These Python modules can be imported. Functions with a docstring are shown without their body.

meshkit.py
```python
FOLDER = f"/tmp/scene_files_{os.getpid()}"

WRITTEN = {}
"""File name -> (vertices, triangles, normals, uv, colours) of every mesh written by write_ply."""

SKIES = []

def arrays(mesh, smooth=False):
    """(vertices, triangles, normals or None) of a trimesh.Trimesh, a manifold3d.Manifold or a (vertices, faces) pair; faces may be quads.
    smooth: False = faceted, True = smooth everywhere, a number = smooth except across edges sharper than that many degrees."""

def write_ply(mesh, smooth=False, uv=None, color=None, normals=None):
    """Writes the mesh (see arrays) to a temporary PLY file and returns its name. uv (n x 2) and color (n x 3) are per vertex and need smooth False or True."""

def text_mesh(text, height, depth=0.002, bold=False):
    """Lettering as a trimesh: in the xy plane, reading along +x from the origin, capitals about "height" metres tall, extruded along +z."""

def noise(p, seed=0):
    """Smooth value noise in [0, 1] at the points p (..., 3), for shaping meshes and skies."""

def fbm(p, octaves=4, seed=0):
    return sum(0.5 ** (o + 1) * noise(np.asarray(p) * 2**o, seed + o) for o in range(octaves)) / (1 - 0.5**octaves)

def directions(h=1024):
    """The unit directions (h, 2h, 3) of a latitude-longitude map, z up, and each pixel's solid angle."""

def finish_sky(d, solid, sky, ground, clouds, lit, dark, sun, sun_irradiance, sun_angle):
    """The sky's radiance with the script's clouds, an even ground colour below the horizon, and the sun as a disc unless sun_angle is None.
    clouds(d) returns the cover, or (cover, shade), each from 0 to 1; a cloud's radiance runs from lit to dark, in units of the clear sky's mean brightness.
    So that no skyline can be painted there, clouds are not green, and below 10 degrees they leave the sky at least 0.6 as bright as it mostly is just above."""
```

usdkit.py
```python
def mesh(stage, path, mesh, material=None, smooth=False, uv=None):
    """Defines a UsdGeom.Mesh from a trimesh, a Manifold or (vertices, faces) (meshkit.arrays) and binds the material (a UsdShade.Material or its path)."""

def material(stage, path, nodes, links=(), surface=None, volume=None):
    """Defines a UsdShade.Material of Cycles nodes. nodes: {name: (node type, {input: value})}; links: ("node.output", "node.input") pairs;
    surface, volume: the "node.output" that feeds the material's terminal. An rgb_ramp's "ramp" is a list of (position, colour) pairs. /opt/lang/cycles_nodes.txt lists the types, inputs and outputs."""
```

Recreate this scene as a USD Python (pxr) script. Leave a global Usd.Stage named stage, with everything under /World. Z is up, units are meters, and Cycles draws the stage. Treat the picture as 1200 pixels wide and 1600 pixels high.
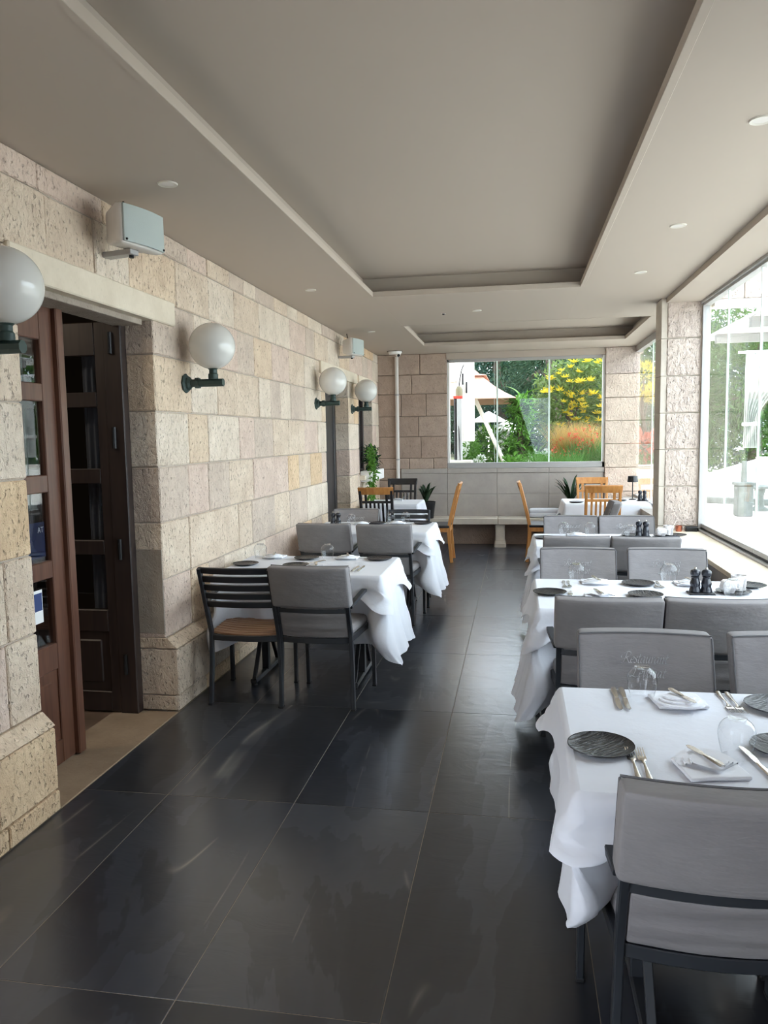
import math, random
import numpy as np, trimesh, usdkit, meshkit
from pxr import Usd, UsdGeom, UsdLux, UsdShade, Gf, Sdf

stage = Usd.Stage.CreateInMemory()
UsdGeom.SetStageUpAxis(stage, 'Z'); UsdGeom.SetStageMetersPerUnit(stage, 1.0)
UsdGeom.Xform.Define(stage, '/World'); UsdGeom.Scope.Define(stage, '/World/Looks')
PI = math.pi

# ------------------------------------------------------------ camera, sky, sun, exposure
EXPOSURE = 1.5
SKY, SKY_COL = 1.0, (0.79, 0.88, 1.0)
SUN, SUN_COL = 2.2, (1.0, 0.93, 0.82)
SUN_DIR = (-0.06, -0.48, 0.86)            # towards the sun
FPX, YAW, PITCH, ROLL, EYE = 1196.3, 0.172782532, -0.0978125123, -0.0165934059, 1.6
cy, sy = math.cos(YAW), math.sin(YAW)
fwd = np.array([-sy*math.cos(PITCH), cy*math.cos(PITCH), math.sin(PITCH)])
rgt = np.array([cy, sy, 0.0]); upv = np.cross(rgt, fwd)
c_, s_ = math.cos(ROLL), math.sin(ROLL)
R_, U_ = c_*rgt + s_*upv, -s_*rgt + c_*upv
cam = UsdGeom.Camera.Define(stage, '/World/camera')
cam.CreateHorizontalApertureAttr(36.0); cam.CreateFocalLengthAttr(36.0*FPX/1200)
cam.CreateClippingRangeAttr(Gf.Vec2f(0.05, 500)); cam.CreateExposureAttr(EXPOSURE)
cam.AddTransformOp().Set(Gf.Matrix4d(*R_, 0, *U_, 0, *(-fwd), 0, 0, 0, EYE, 1))
dome = UsdLux.DomeLight.Define(stage, '/World/sky')
dome.CreateIntensityAttr(SKY); dome.CreateColorAttr(Gf.Vec3f(*SKY_COL))
sun = UsdLux.DistantLight.Define(stage, '/World/sun')
sun.CreateIntensityAttr(SUN); sun.CreateColorAttr(Gf.Vec3f(*SUN_COL)); sun.CreateAngleAttr(2.0)
zd = np.array(SUN_DIR)/np.linalg.norm(SUN_DIR); xd = np.cross([0, 1, 0.2], zd); xd /= np.linalg.norm(xd); yd = np.cross(zd, xd)
sun.AddTransformOp().Set(Gf.Matrix4d(*xd, 0, *yd, 0, *zd, 0, 0, 0, 0, 1))

# ------------------------------------------------------------ scene helpers
_n = {}
def numbered(parent, name):
    k = (parent, name); i = _n.get(k, 0); _n[k] = i + 1
    return name if i == 0 else f'{name}_{i:03d}'
def ppath(parent):
    return '/World' if parent is None else str((parent.GetPrim() if hasattr(parent, 'GetPrim') else parent).GetPath())
def tag(p, label=None, cat=None, group=None, kind=None):
    p = p.GetPrim() if hasattr(p, 'GetPrim') else p
    for k, v in (('label', label), ('category', cat), ('group', group), ('kind', kind)):
        if v: p.SetCustomDataByKey(k, v)
    return p
def obj(name, mesh, mat, parent=None, smooth=30, label=None, kind=None):
    pp = ppath(parent)
    m = usdkit.mesh(stage, f'{pp}/{numbered(pp, name)}', mesh, L[mat], smooth=smooth)
    return tag(m, label, kind=kind)
def thing(name, label=None, cat=None, loc=(0, 0, 0), rz=0, group=None, kind=None, parent=None):
    pp = ppath(parent)
    x = UsdGeom.Xform.Define(stage, f'{pp}/{numbered(pp, name)}')
    x.AddTranslateOp().Set(Gf.Vec3d(*map(float, loc)))
    if rz: x.AddRotateZOp().Set(float(rz))
    return tag(x, label, cat, group, kind)
def dup(src, loc, rz=0, label=None, group=None):
    was = src.GetCustomData()
    name = str(src.GetPath()).split('/')[-1].rstrip('0123456789').rstrip('_')
    x = UsdGeom.Xform.Define(stage, '/World/' + numbered('/World', name))
    x.AddTranslateOp().Set(Gf.Vec3d(*map(float, loc)))
    x.AddRotateZOp().Set(float(rz))
    p = x.GetPrim()
    p.GetReferences().AddInternalReference(src.GetPath()); p.SetInstanceable(True)
    return tag(p, label or was['label'], was['category'], group or was.get('group'))
class Kind:
    """first call builds the thing, later calls reference it"""
    def __init__(self, build): self.build, self.first = build, None
    def __call__(self, loc, rz, label, group=None):
        if self.first is None:
            self.first = self.build(loc, rz, label, group); return self.first
        return dup(self.first, loc, rz, label, group)

# ------------------------------------------------------------ mesh helpers (all return (v, f))
def tri(v, f):
    f = np.asarray(f)
    if f.shape[1] == 4: f = np.vstack([f[:, [0, 1, 2]], f[:, [0, 2, 3]]])
    return np.asarray(v, float), f
def cat(*ms):
    vs, fs, n = [], [], 0
    for v, f in ms:
        vs.append(v); fs.append(np.asarray(f) + n); n += len(v)
    return np.vstack(vs), np.vstack(fs)
def mv(m, loc=(0, 0, 0), rz=0, rx=0, ry=0, s=1):
    v = np.asarray(m[0], float)*s
    for a, (i, j) in ((rx, (1, 2)), (ry, (2, 0)), (rz, (0, 1))):
        if a:
            a = math.radians(a); c, q = math.cos(a), math.sin(a)
            v = v.copy(); vi, vj = v[:, i].copy(), v[:, j].copy()
            v[:, i], v[:, j] = c*vi - q*vj, q*vi + c*vj
    return v + np.asarray(loc, float), m[1]
_cb = {}
def _cham():
    pts = []
    for s in np.ndindex(2, 2, 2):
        sg = np.array(s)*2 - 1
        for k in range(3):
            m = np.ones(3); m[[i for i in range(3) if i != k]] = 0.8
            pts.append(sg*m)
    h = trimesh.convex.convex_hull(np.array(pts))
    v, f = np.array(h.vertices), np.array(h.faces)
    return np.sign(v), (np.abs(v) < 0.9).astype(float), f
CS, CM, CF = _cham()
def box(x0, x1, y0, y1, z0, z1, b=0.004):
    h = np.array([x1-x0, y1-y0, z1-z0])/2; c = np.array([x0+x1, y0+y1, z0+z1])/2
    b = min(b, h.min()*0.45)
    return CS*(h - b*CM) + c, CF
def cbox(c, s, b=0.004):
    return box(c[0]-s[0]/2, c[0]+s[0]/2, c[1]-s[1]/2, c[1]+s[1]/2, c[2]-s[2]/2, c[2]+s[2]/2, b)
def grid(P, wrap_u=False, wrap_v=False):
    nu, nv = P.shape[:2]
    i, j = np.meshgrid(np.arange(nu if wrap_u else nu-1), np.arange(nv if wrap_v else nv-1), indexing='ij')
    i2, j2 = (i+1) % nu, (j+1) % nv
    f = np.stack([i*nv+j, i2*nv+j, i2*nv+j2, i*nv+j2], -1).reshape(-1, 4)
    return tri(P.reshape(-1, 3), f)
def lathe(prof, n=24, cap=True):
    prof = np.asarray(prof, float); a = np.arange(n)*2*PI/n
    P = np.stack([prof[:, 0][:, None]*np.cos(a), prof[:, 0][:, None]*np.sin(a), np.repeat(prof[:, 1][:, None], n, 1)], -1)
    i, j = np.meshgrid(np.arange(len(prof)-1), np.arange(n), indexing='ij'); j2 = (j+1) % n
    f = np.stack([i*n+j, i*n+j2, (i+1)*n+j2, (i+1)*n+j], -1).reshape(-1, 4)
    return tri(P.reshape(-1, 3), f)
def sph(r, c=(0, 0, 0), sub=3, sc=(1, 1, 1)):
    m = trimesh.creation.icosphere(sub, r); return np.array(m.vertices)*np.array(sc) + np.array(c), np.array(m.faces)
def crom(pts, n=8):
    p = np.asarray(pts, float); p = np.vstack([2*p[0]-p[1], p, 2*p[-1]-p[-2]]); out = []
    for k in range(1, len(p)-2):
        t = np.linspace(0, 1, n, endpoint=False)[:, None]
        a, b, c, d = p[k-1], p[k], p[k+1], p[k+2]
        out.append(0.5*((2*b) + (-a+c)*t + (2*a-5*b+4*c-d)*t**2 + (-a+3*b-3*c+d)*t**3))
    return np.vstack(out + [p[-2][None]])
def sweep(pts, sec, hint=(0, 0, 1), scale=None):
    """sweeps a closed section ((n,2): side, up) along pts; hint gives the up direction"""
    p = np.asarray(pts, float); sec = np.asarray(sec, float)
    t = np.gradient(p, axis=0); t /= np.linalg.norm(t, axis=1, keepdims=True) + 1e-12
    h = np.broadcast_to(np.asarray(hint, float), p.shape)
    a = np.cross(t, h); a /= np.linalg.norm(a, axis=1, keepdims=True) + 1e-12
    b = np.cross(a, t)
    k = np.ones(len(p)) if scale is None else np.asarray(scale)
    P = p[:, None] + k[:, None, None]*(sec[None, :, 0, None]*a[:, None] + sec[None, :, 1, None]*b[:, None])
    v, f = grid(P, wrap_v=True); n = len(sec); m = len(v)
    caps = [[0, j+1, j] for j in range(1, n-1)] + [[m-n, m-n+j, m-n+j+1] for j in range(1, n-1)]
    return v, np.vstack([f[:, ::-1], caps])
def rect(w, h, b=0.15):
    x, y, c = w/2, h/2, min(w, h)*b
    return [(-x, -y+c), (-x+c, -y), (x-c, -y), (x, -y+c), (x, y-c), (x-c, y), (-x+c, y), (-x, y-c)]
def circ(r, n=8): return [(r*math.cos(2*PI*k/n), r*math.sin(2*PI*k/n)) for k in range(n)]
def tube(pts, r, n=8, hint=None, scale=None):
    d = np.asarray(pts[-1], float) - np.asarray(pts[0], float)
    hint = hint or ((0, 0, 1) if abs(d[2]) < 0.8*np.linalg.norm(d) else (0, 1, 0))
    return sweep(pts, circ(r, n), hint, scale)
def rbox(sx, sy, sz, r, n=(6, 4, 4)):
    """box with rounded edges and enough points to bend"""
    h = np.array([sx, sy, sz])/2; r = min(r, h.min()*0.98); ax = []
    for k in range(3):
        e = [-h[k], -h[k]+0.3*r, -h[k]+r]; i = np.linspace(-h[k]+r, h[k]-r, n[k]+1)[1:-1]
        ax.append(np.concatenate([e, i, [h[k]-r, h[k]-0.3*r, h[k]]]))
    out = []
    for k in range(3):
        i, j = [q for q in range(3) if q != k]
        A, B = np.meshgrid(ax[i], ax[j], indexing='ij')
        for s in (-1, 1):
            P = np.empty(A.shape+(3,)); P[..., i], P[..., j], P[..., k] = A, B, s*h[k]
            v, f = grid(P)
            out.append((v, f if (s > 0) == (k != 1) else f[:, ::-1]))
    v, f = cat(*out)
    q = np.clip(v, -(h-r), h-r); d = v-q; l = np.linalg.norm(d, axis=1, keepdims=True)
    v = q + d/np.maximum(l, 1e-9)*r
    m = trimesh.Trimesh(v, f, process=False); m.merge_vertices(digits_vertex=6)
    return np.array(m.vertices), np.array(m.faces)
def warp(m, fn): return fn(np.array(m[0], float)), m[1]

# ------------------------------------------------------------ materials
L = {}
def lin(c):
    c = np.asarray(c, float)/255.0
    return tuple(np.where(c <= 0.04045, c/12.92, ((c+0.055)/1.055)**2.4))
def pbr(name, col, rough=0.6, col2=None, scale=6, detail=4, stretch=(1, 1, 1), bump=0.0, bscale=40, bdist=0.01, bstretch=None,
        metal=0.0, spec=0.5, rnd=0.0, obj_space=False, extra=None, srgb=True, contrast=(0.35, 0.65), sheen=0.0, sss=0.0):
    c1 = lin(col) if srgb else col; c2 = (lin(col2) if srgb else col2) if col2 is not None else None
    n = {'p': ('principled_bsdf', {'base_color': c1, 'roughness': rough, 'metallic': metal, 'specular_ior_level': spec})}
    if sheen: n['p'][1].update(sheen_weight=sheen, sheen_roughness=0.5)
    l = []
    if c2 is not None or bump:
        if obj_space: n['co'] = ('texture_coordinate', {}); src = 'co.object'
        else: n['co'] = ('geometry', {}); src = 'co.position'
    last = None
    if c2 is not None:
        n['mp'] = ('mapping', {'scale': stretch}); n['nz'] = ('noise_texture', {'scale': scale, 'detail': detail, 'roughness': 0.6})
        n['rp'] = ('rgb_ramp', {'ramp': [(contrast[0], c1), (contrast[1], c2)]})
        l += [(src, 'mp.vector'), ('mp.vector', 'nz.vector'), ('nz.fac', 'rp.fac')]; last = 'rp.color'
    if rnd:
        n['oi'] = ('object_info', {}); n['mr'] = ('map_range', {'to_min': 1-rnd, 'to_max': 1+rnd}); n['hs'] = ('hsv', {'color': c1})
        l += [('oi.random', 'mr.value'), ('mr.result', 'hs.value')]
        if last: l.append((last, 'hs.color'))
        last = 'hs.color'
    if last: l.append((last, 'p.base_color'))
    if bump:
        n['bm'] = ('mapping', {'scale': bstretch or (1, 1, 1)})
        n['bn'] = ('noise_texture', {'scale': bscale, 'detail': 4, 'roughness': 0.6}); n['bp'] = ('bump', {'strength': bump, 'distance': bdist})
        l += [(src, 'bm.vector'), ('bm.vector', 'bn.vector'), ('bn.fac', 'bp.height'), ('bp.normal', 'p.normal')]
    L[name] = usdkit.material(stage, f'/World/Looks/{name}', n, l, surface='p.BSDF')
def stone(name, c1, c2, chis=0.85, pit=0.55, scale=5.0, chs=28):
    """dressed limestone: cloudy tone, small pits, chiselled relief"""
    a, b = lin(c1), lin(c2); d = tuple(0.55*x for x in b)
    n = {'g': ('geometry', {}), 'oi': ('object_info', {}),
         'sh': ('vector_math', {'math_type': 'scale', 'vector1': (13.7, 7.1, 3.3)}), 'ad': ('vector_math', {'math_type': 'add'}),
         'n1': ('noise_texture', {'scale': scale, 'detail': 5, 'roughness': 0.65}), 'r1': ('rgb_ramp', {'ramp': [(0.32, a), (0.68, b)]}),
         'mp': ('mapping', {'scale': (1, 1, 0.7)}), 'n2': ('noise_texture', {'scale': 58, 'detail': 2, 'roughness': 0.5}),
         'rp': ('rgb_ramp', {'ramp': [(0.0, (0, 0, 0)), (0.60, (0, 0, 0)), (0.72, (0.8, 0.8, 0.8))]}),
         'pf': ('math', {'math_type': 'multiply', 'value2': pit}), 'mx': ('mix_color', {'b': d}),
         'n3': ('noise_texture', {'scale': chs, 'detail': 5, 'roughness': 0.62, 'distortion': 0.6}),
         'hp': ('math', {'math_type': 'multiply', 'value2': 0.5}), 'hs': ('math', {'math_type': 'subtract'}),
         'bp': ('bump', {'strength': chis, 'distance': 0.03}), 'p': ('principled_bsdf', {'roughness': 0.85, 'specular_ior_level': 0.25})}
    l = [('oi.random', 'sh.scale'), ('g.position', 'ad.vector1'), ('sh.vector', 'ad.vector2'), ('ad.vector', 'n1.vector'), ('n1.fac', 'r1.fac'),
         ('ad.vector', 'mp.vector'), ('mp.vector', 'n2.vector'), ('n2.fac', 'rp.fac'), ('rp.color', 'pf.value1'), ('pf.value', 'mx.fac'), ('r1.color', 'mx.a'),
         ('mx.result', 'p.base_color'), ('mp.vector', 'n3.vector'), ('rp.color', 'hp.value1'), ('n3.fac', 'hs.value1'), ('hp.value', 'hs.value2'),
         ('hs.value', 'bp.height'), ('bp.normal', 'p.normal')]
    L[name] = usdkit.material(stage, f'/World/Looks/{name}', n, l, surface='p.BSDF')
STONES = ['stone_cream', 'stone_pink', 'stone_ochre', 'stone_grey', 'stone_pale', 'stone_sand']
stone('stone_cream', (229, 211, 190), (208, 187, 165), pit=0.8)
stone('stone_pink', (226, 205, 189), (208, 185, 169), pit=0.5)
stone('stone_ochre', (232, 205, 170), (212, 182, 148), pit=0.9)
stone('stone_grey', (217, 199, 182), (199, 181, 165), pit=0.3)
stone('stone_pale', (234, 219, 201), (215, 199, 180), pit=0.6)
stone('stone_sand', (230, 209, 183), (211, 187, 162), pit=0.75)
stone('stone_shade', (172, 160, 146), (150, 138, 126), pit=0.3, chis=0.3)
stone('stone_chisel', (205, 190, 178), (188, 172, 162), chis=1.0, pit=0.15, chs=22)
stone('stone_back', (186, 166, 150), (168, 148, 134), pit=0.3, chis=0.5)
stone('stone_back_warm', (178, 156, 140), (160, 140, 126), pit=0.3, chis=0.5)
stone('stone_smooth', (206, 196, 182), (190, 180, 168), chis=0.12, pit=0.1)
stone('stone_lintel', (222, 210, 190), (210, 197, 176), chis=0.1, pit=0.12)
stone('stone_panel', (176, 168, 160), (162, 154, 148), chis=0.08, pit=0.1, scale=3)
stone('stone_slab', (164, 142, 118), (142, 120, 98), chis=0.08, pit=0.1, scale=3)
pbr('mortar', (176, 164, 150), 0.9, bump=0.3, bscale=60)
pbr('mortar_back', (128, 112, 100), 0.9)
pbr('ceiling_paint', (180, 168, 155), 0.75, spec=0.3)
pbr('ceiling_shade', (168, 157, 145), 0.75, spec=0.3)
pbr('white_paint', (232, 230, 226), 0.5)
pbr('alu_grey', (168, 166, 164), 0.45, metal=0.3)
pbr('alu_white', (226, 226, 222), 0.4)
pbr('rubber_black', (24, 24, 26), 0.6)
pbr('black_plastic', (20, 20, 22), 0.35)
pbr('grout', (128, 116, 102), 0.9)
pbr('cloth_white', (216, 218, 225), 0.85, spec=0.15, bump=0.12, bscale=9, bdist=0.03, sheen=0.1)
pbr('napkin_white', (228, 229, 234), 0.85, spec=0.15, bump=0.1, bscale=30, bdist=0.01)
pbr('fabric_grey', (139, 135, 135), 0.8, (129, 125, 126), scale=4, bump=0.25, bscale=14, bdist=0.02, spec=0.25, obj_space=True, bstretch=(0.6, 1, 1.6))
pbr('fabric_pipe', (98, 97, 99), 0.8)
pbr('thread_silver', (205, 205, 206), 0.5)
pbr('frame_dark', (38, 41, 46), 0.45, spec=0.5)
pbr('teak', (156, 118, 88), 0.55, (128, 92, 66), scale=3, stretch=(1, 14, 14), bump=0.15, bscale=20, bstretch=(1, 12, 12), obj_space=True)
pbr('orange_wood', (196, 138, 78), 0.4, (176, 116, 60), scale=3, stretch=(8, 8, 1), obj_space=True)
pbr('brown_wood', (104, 70, 54), 0.35, (84, 54, 42), scale=3, stretch=(10, 10, 0.8))
pbr('dark_wood', (58, 46, 42), 0.45, (46, 36, 34), scale=3, stretch=(10, 10, 0.8))
pbr('black_wood', (38, 36, 38), 0.4)
pbr('iron_green', (44, 62, 58), 0.5, spec=0.4)
pbr('steel', (205, 202, 196), 0.22, metal=1.0)
pbr('copper', (196, 120, 96), 0.3, metal=0.9)
pbr('black_ceramic', (36, 36, 39), 0.33, bump=1.0, bscale=16, bdist=0.012, bstretch=(1, 6, 1), obj_space=True)
pbr('black_gloss', (34, 36, 44), 0.25)
pbr('marble_white', (226, 222, 220), 0.3, (150, 146, 146), scale=16, detail=3, stretch=(1, 1, 0.5), obj_space=True, contrast=(0.5, 0.62))
pbr('curtain_grey', (176, 176, 182), 0.9)
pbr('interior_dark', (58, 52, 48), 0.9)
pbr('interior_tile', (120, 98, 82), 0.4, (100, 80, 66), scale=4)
pbr('plastic_white', (214, 208, 202), 0.5)
pbr('speaker_grille', (172, 181, 177), 0.6, bump=0.3, bscale=400, bdist=0.002)
pbr('print_white', (230, 230, 228), 0.7)
pbr('print_blue', (40, 60, 110), 0.6)
# garden
pbr('render_white', (238, 232, 222), 0.85)
pbr('render_pale', (206, 216, 222), 0.9)
pbr('paving_white', (226, 220, 210), 0.85, (208, 200, 190), scale=1.5)
pbr('soil', (92, 82, 58), 0.95, (70, 78, 44), scale=3)
pbr('lawn', (96, 120, 62), 0.95, (80, 104, 50), scale=2)
pbr('bark', (92, 78, 66), 0.9, (70, 60, 52), scale=9, stretch=(1, 1, 0.3), bump=0.6, bscale=14)
pbr('pale_bark', (150, 136, 118), 0.9, (120, 106, 92), scale=9)
pbr('parasol_cloth', (190, 150, 131), 0.85, spec=0.1)
pbr('parasol_white', (214, 210, 206), 0.9)
pbr('pole_white', (236, 226, 210), 0.5)
pbr('car_white', (232, 232, 232), 0.3)
pbr('car_glass', (50, 60, 70), 0.1)
pbr('sail_blue', (176, 206, 220), 0.8)
pbr('drape_white', (236, 238, 234), 0.9, spec=0.1)
pbr('heater_grey', (176, 176, 176), 0.4)
pbr('heater_cap', (120, 112, 84), 0.6)
pbr('red_band', (206, 60, 44), 0.5)
pbr('stone_far', (118, 120, 116), 0.9, (92, 96, 90), scale=6)
def leafm(name, c1, c2, tr=0.35, rough=0.5):
    n = {'g': ('geometry', {}), 'rp': ('rgb_ramp', {'ramp': [(0.0, lin(c1)), (1.0, lin(c2))]}), 'p': ('principled_bsdf', {'roughness': rough, 'specular_ior_level': 0.3}),
         't': ('translucent_bsdf', {}), 'm': ('mix_closure', {'fac': tr})}
    L[name] = usdkit.material(stage, f'/World/Looks/{name}', n, [('g.random_per_island', 'rp.fac'), ('rp.color', 'p.base_color'), ('rp.color', 't.color'), ('p.BSDF', 'm.closure1'), ('t.BSDF', 'm.closure2')], surface='m.closure')
leafm('leaf_dark', (50, 74, 50), (92, 118, 78)); leafm('leaf_mid', (80, 116, 54), (136, 168, 90)); leafm('leaf_bright', (92, 140, 52), (160, 196, 92))
leafm('leaf_blue', (66, 100, 84), (122, 154, 128)); leafm('leaf_yellow', (206, 184, 52), (228, 214, 104)); leafm('leaf_olive', (96, 116, 62), (156, 164, 104))
leafm('petal_white', (238, 240, 232), (250, 250, 246)); leafm('petal_red', (196, 84, 60), (214, 150, 96)); leafm('grass_green', (84, 128, 56), (140, 176, 84)); leafm('grass_red', (176, 146, 88), (130, 150, 80))
# slate floor tile: dark, cloudy, thin pale veins, satin
def slate(name, seed, base):
    b = lin(base)
    n = {'g': ('geometry', {}), 'oi': ('object_info', {}), 'sh': ('vector_math', {'math_type': 'scale', 'vector1': (31.7, 17.1+seed, 5.3)}), 'ad': ('vector_math', {'math_type': 'add'}),
         'mp': ('mapping', {'rotation': (0, 0, 0.9+0.2*seed), 'scale': (1.0, 0.35, 1)}),
         'n1': ('noise_texture', {'scale': 1.6, 'detail': 6, 'roughness': 0.55, 'distortion': 0.4}), 'r1': ('rgb_ramp', {'ramp': [(0.36, tuple(0.6*x for x in b)), (0.47, tuple(0.8*x for x in b)), (0.478, tuple(1.25*x for x in b)), (0.56, b), (0.565, tuple(1.45*x for x in b)), (0.7, tuple(1.2*x for x in b))]}),
         'm2': ('mapping', {'rotation': (0, 0, 0.55+0.35*seed), 'scale': (1.5, 0.16, 1)}), 'n2': ('noise_texture', {'scale': 1.3, 'detail': 1.5, 'roughness': 0.4, 'distortion': 0.0}), 's2': ('math', {'math_type': 'subtract', 'value2': 0.5}), 'a2': ('math', {'math_type': 'absolute'}),
         'r2': ('rgb_ramp', {'ramp': [(0.0, (1, 1, 1)), (0.005, (0, 0, 0)), (1.0, (0, 0, 0))]}),
         'n4': ('noise_texture', {'scale': 2.3, 'detail': 2}), 'r4': ('rgb_ramp', {'ramp': [(0.50, (0, 0, 0)), (0.66, (0.6, 0.6, 0.6))]}), 'vf': ('math', {'math_type': 'multiply'}),
         'mx': ('mix_color', {'b': lin((140, 134, 126))}),
         'm3': ('mapping', {'rotation': (0, 0, 0.3), 'scale': (0.7, 1.5, 1)}), 'n3': ('noise_texture', {'scale': 6.5, 'detail': 5, 'roughness': 0.55, 'distortion': 1.2}), 'bp': ('bump', {'strength': 0.16, 'distance': 0.01}),
         'p': ('principled_bsdf', {'roughness': 0.25, 'specular_ior_level': 1.0})}
    l = [('oi.random', 'sh.scale'), ('g.position', 'ad.vector1'), ('sh.vector', 'ad.vector2'), ('ad.vector', 'mp.vector'), ('mp.vector', 'n1.vector'), ('n1.fac', 'r1.fac'),
         ('ad.vector', 'm2.vector'), ('m2.vector', 'n2.vector'), ('n2.fac', 's2.value1'), ('s2.value', 'a2.value1'), ('a2.value', 'r2.fac'), ('ad.vector', 'n4.vector'), ('n4.fac', 'r4.fac'),
         ('r2.color', 'vf.value1'), ('r4.color', 'vf.value2'), ('vf.value', 'mx.fac'), ('r1.color', 'mx.a'), ('mx.result', 'p.base_color'),
         ('ad.vector', 'm3.vector'), ('m3.vector', 'n3.vector'), ('n3.fac', 'bp.height'), ('bp.normal', 'p.normal')]
    L[name] = usdkit.material(stage, f'/World/Looks/{name}', n, l, surface='p.BSDF')
for k, c in enumerate(((47, 50, 57), (44, 47, 54), (51, 53, 58))): slate(f'slate_{k}', k, c)
def pane(name, col, ior=1.5, rough=0.0):
    n = {'t': ('transparent_bsdf', {'color': col}), 'g': ('glossy_bsdf', {'color': (1, 1, 1), 'roughness': rough}), 'f': ('fresnel', {'IOR': ior}), 'm': ('mix_closure', {}), 'ge': ('geometry', {}), 'mr': ('map_range', {'to_min': ior, 'to_max': 1/ior})}
    L[name] = usdkit.material(stage, f'/World/Looks/{name}', n, [('ge.backfacing', 'mr.value'), ('mr.result', 'f.IOR'), ('f.fac', 'm.fac'), ('t.BSDF', 'm.closure1'), ('g.BSDF', 'm.closure2')], surface='m.closure')
pane('pane_clear', (0.97, 0.985, 0.975), 1.4); pane('pane_green', (0.96, 0.985, 0.97), 1.28); pane('door_pane', (0.68, 0.70, 0.72))
n_ = {'lw': ('layer_weight', {'blend': 0.5}), 'rp': ('rgb_ramp', {'ramp': [(0.0, (0.975, 0.978, 0.98)), (0.6, (0.94, 0.945, 0.95)), (0.85, (0.74, 0.76, 0.78)), (1.0, (0.36, 0.38, 0.40))]}), 't': ('transparent_bsdf', {}), 'g': ('glossy_bsdf', {'color': (1, 1, 1), 'roughness': 0.02}),
      'ge': ('geometry', {}), 'mr': ('map_range', {'to_min': 1.4, 'to_max': 1/1.4}), 'f': ('fresnel', {}), 'm': ('mix_closure', {})}
L['glassware'] = usdkit.material(stage, '/World/Looks/glassware', n_, [('lw.facing', 'rp.fac'), ('rp.color', 't.color'), ('ge.backfacing', 'mr.value'), ('mr.result', 'f.IOR'), ('f.fac', 'm.fac'), ('t.BSDF', 'm.closure1'), ('g.BSDF', 'm.closure2')], surface='m.closure')
pbr('opal_glass', (210, 208, 202), 0.13, spec=0.5)
pbr('glass_edge', (214, 228, 218), 0.3)
L['lamp_glow'] = usdkit.material(stage, '/World/Looks/lamp_glow', {'e': ('emission', {'color': (1.0, 0.85, 0.65), 'strength': 22.0})}, [], surface='e.emission')
pbr('lamp_disc', (206, 200, 188), 0.4)

# ============================================================ THE SETTING
rng = random.Random(7)
XW, ZC, YB = -2.03, 2.80, 11.32
# ---- floor of slate tiles
fl = thing('floor', 'dark slate tile floor with thin pale grout', kind='structure')
obj('grout_bed', box(-2.05, 1.45, -2.0, 11.34, -0.08, -0.0012, 0.001), 'grout', fl)
TX = [-1.97] + [-0.37 + 0.596*k for k in range(-2, 5)] + []
TY = [1.915 + 1.2*k for k in range(-3, 9)]
TY[0] = -1.95
for a, b in zip(TX, TX[1:]):
    for c, d in zip(TY, TY[1:] + [11.33]):
        if a > 1.3: continue
        obj('tile', box(a+0.0014, b-0.0014, c+0.0014, d-0.0014, -0.02, rng.uniform(-0.0004, 0.0004), 0.0006), f'slate_{rng.randrange(3)}', fl, smooth=False)

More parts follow.
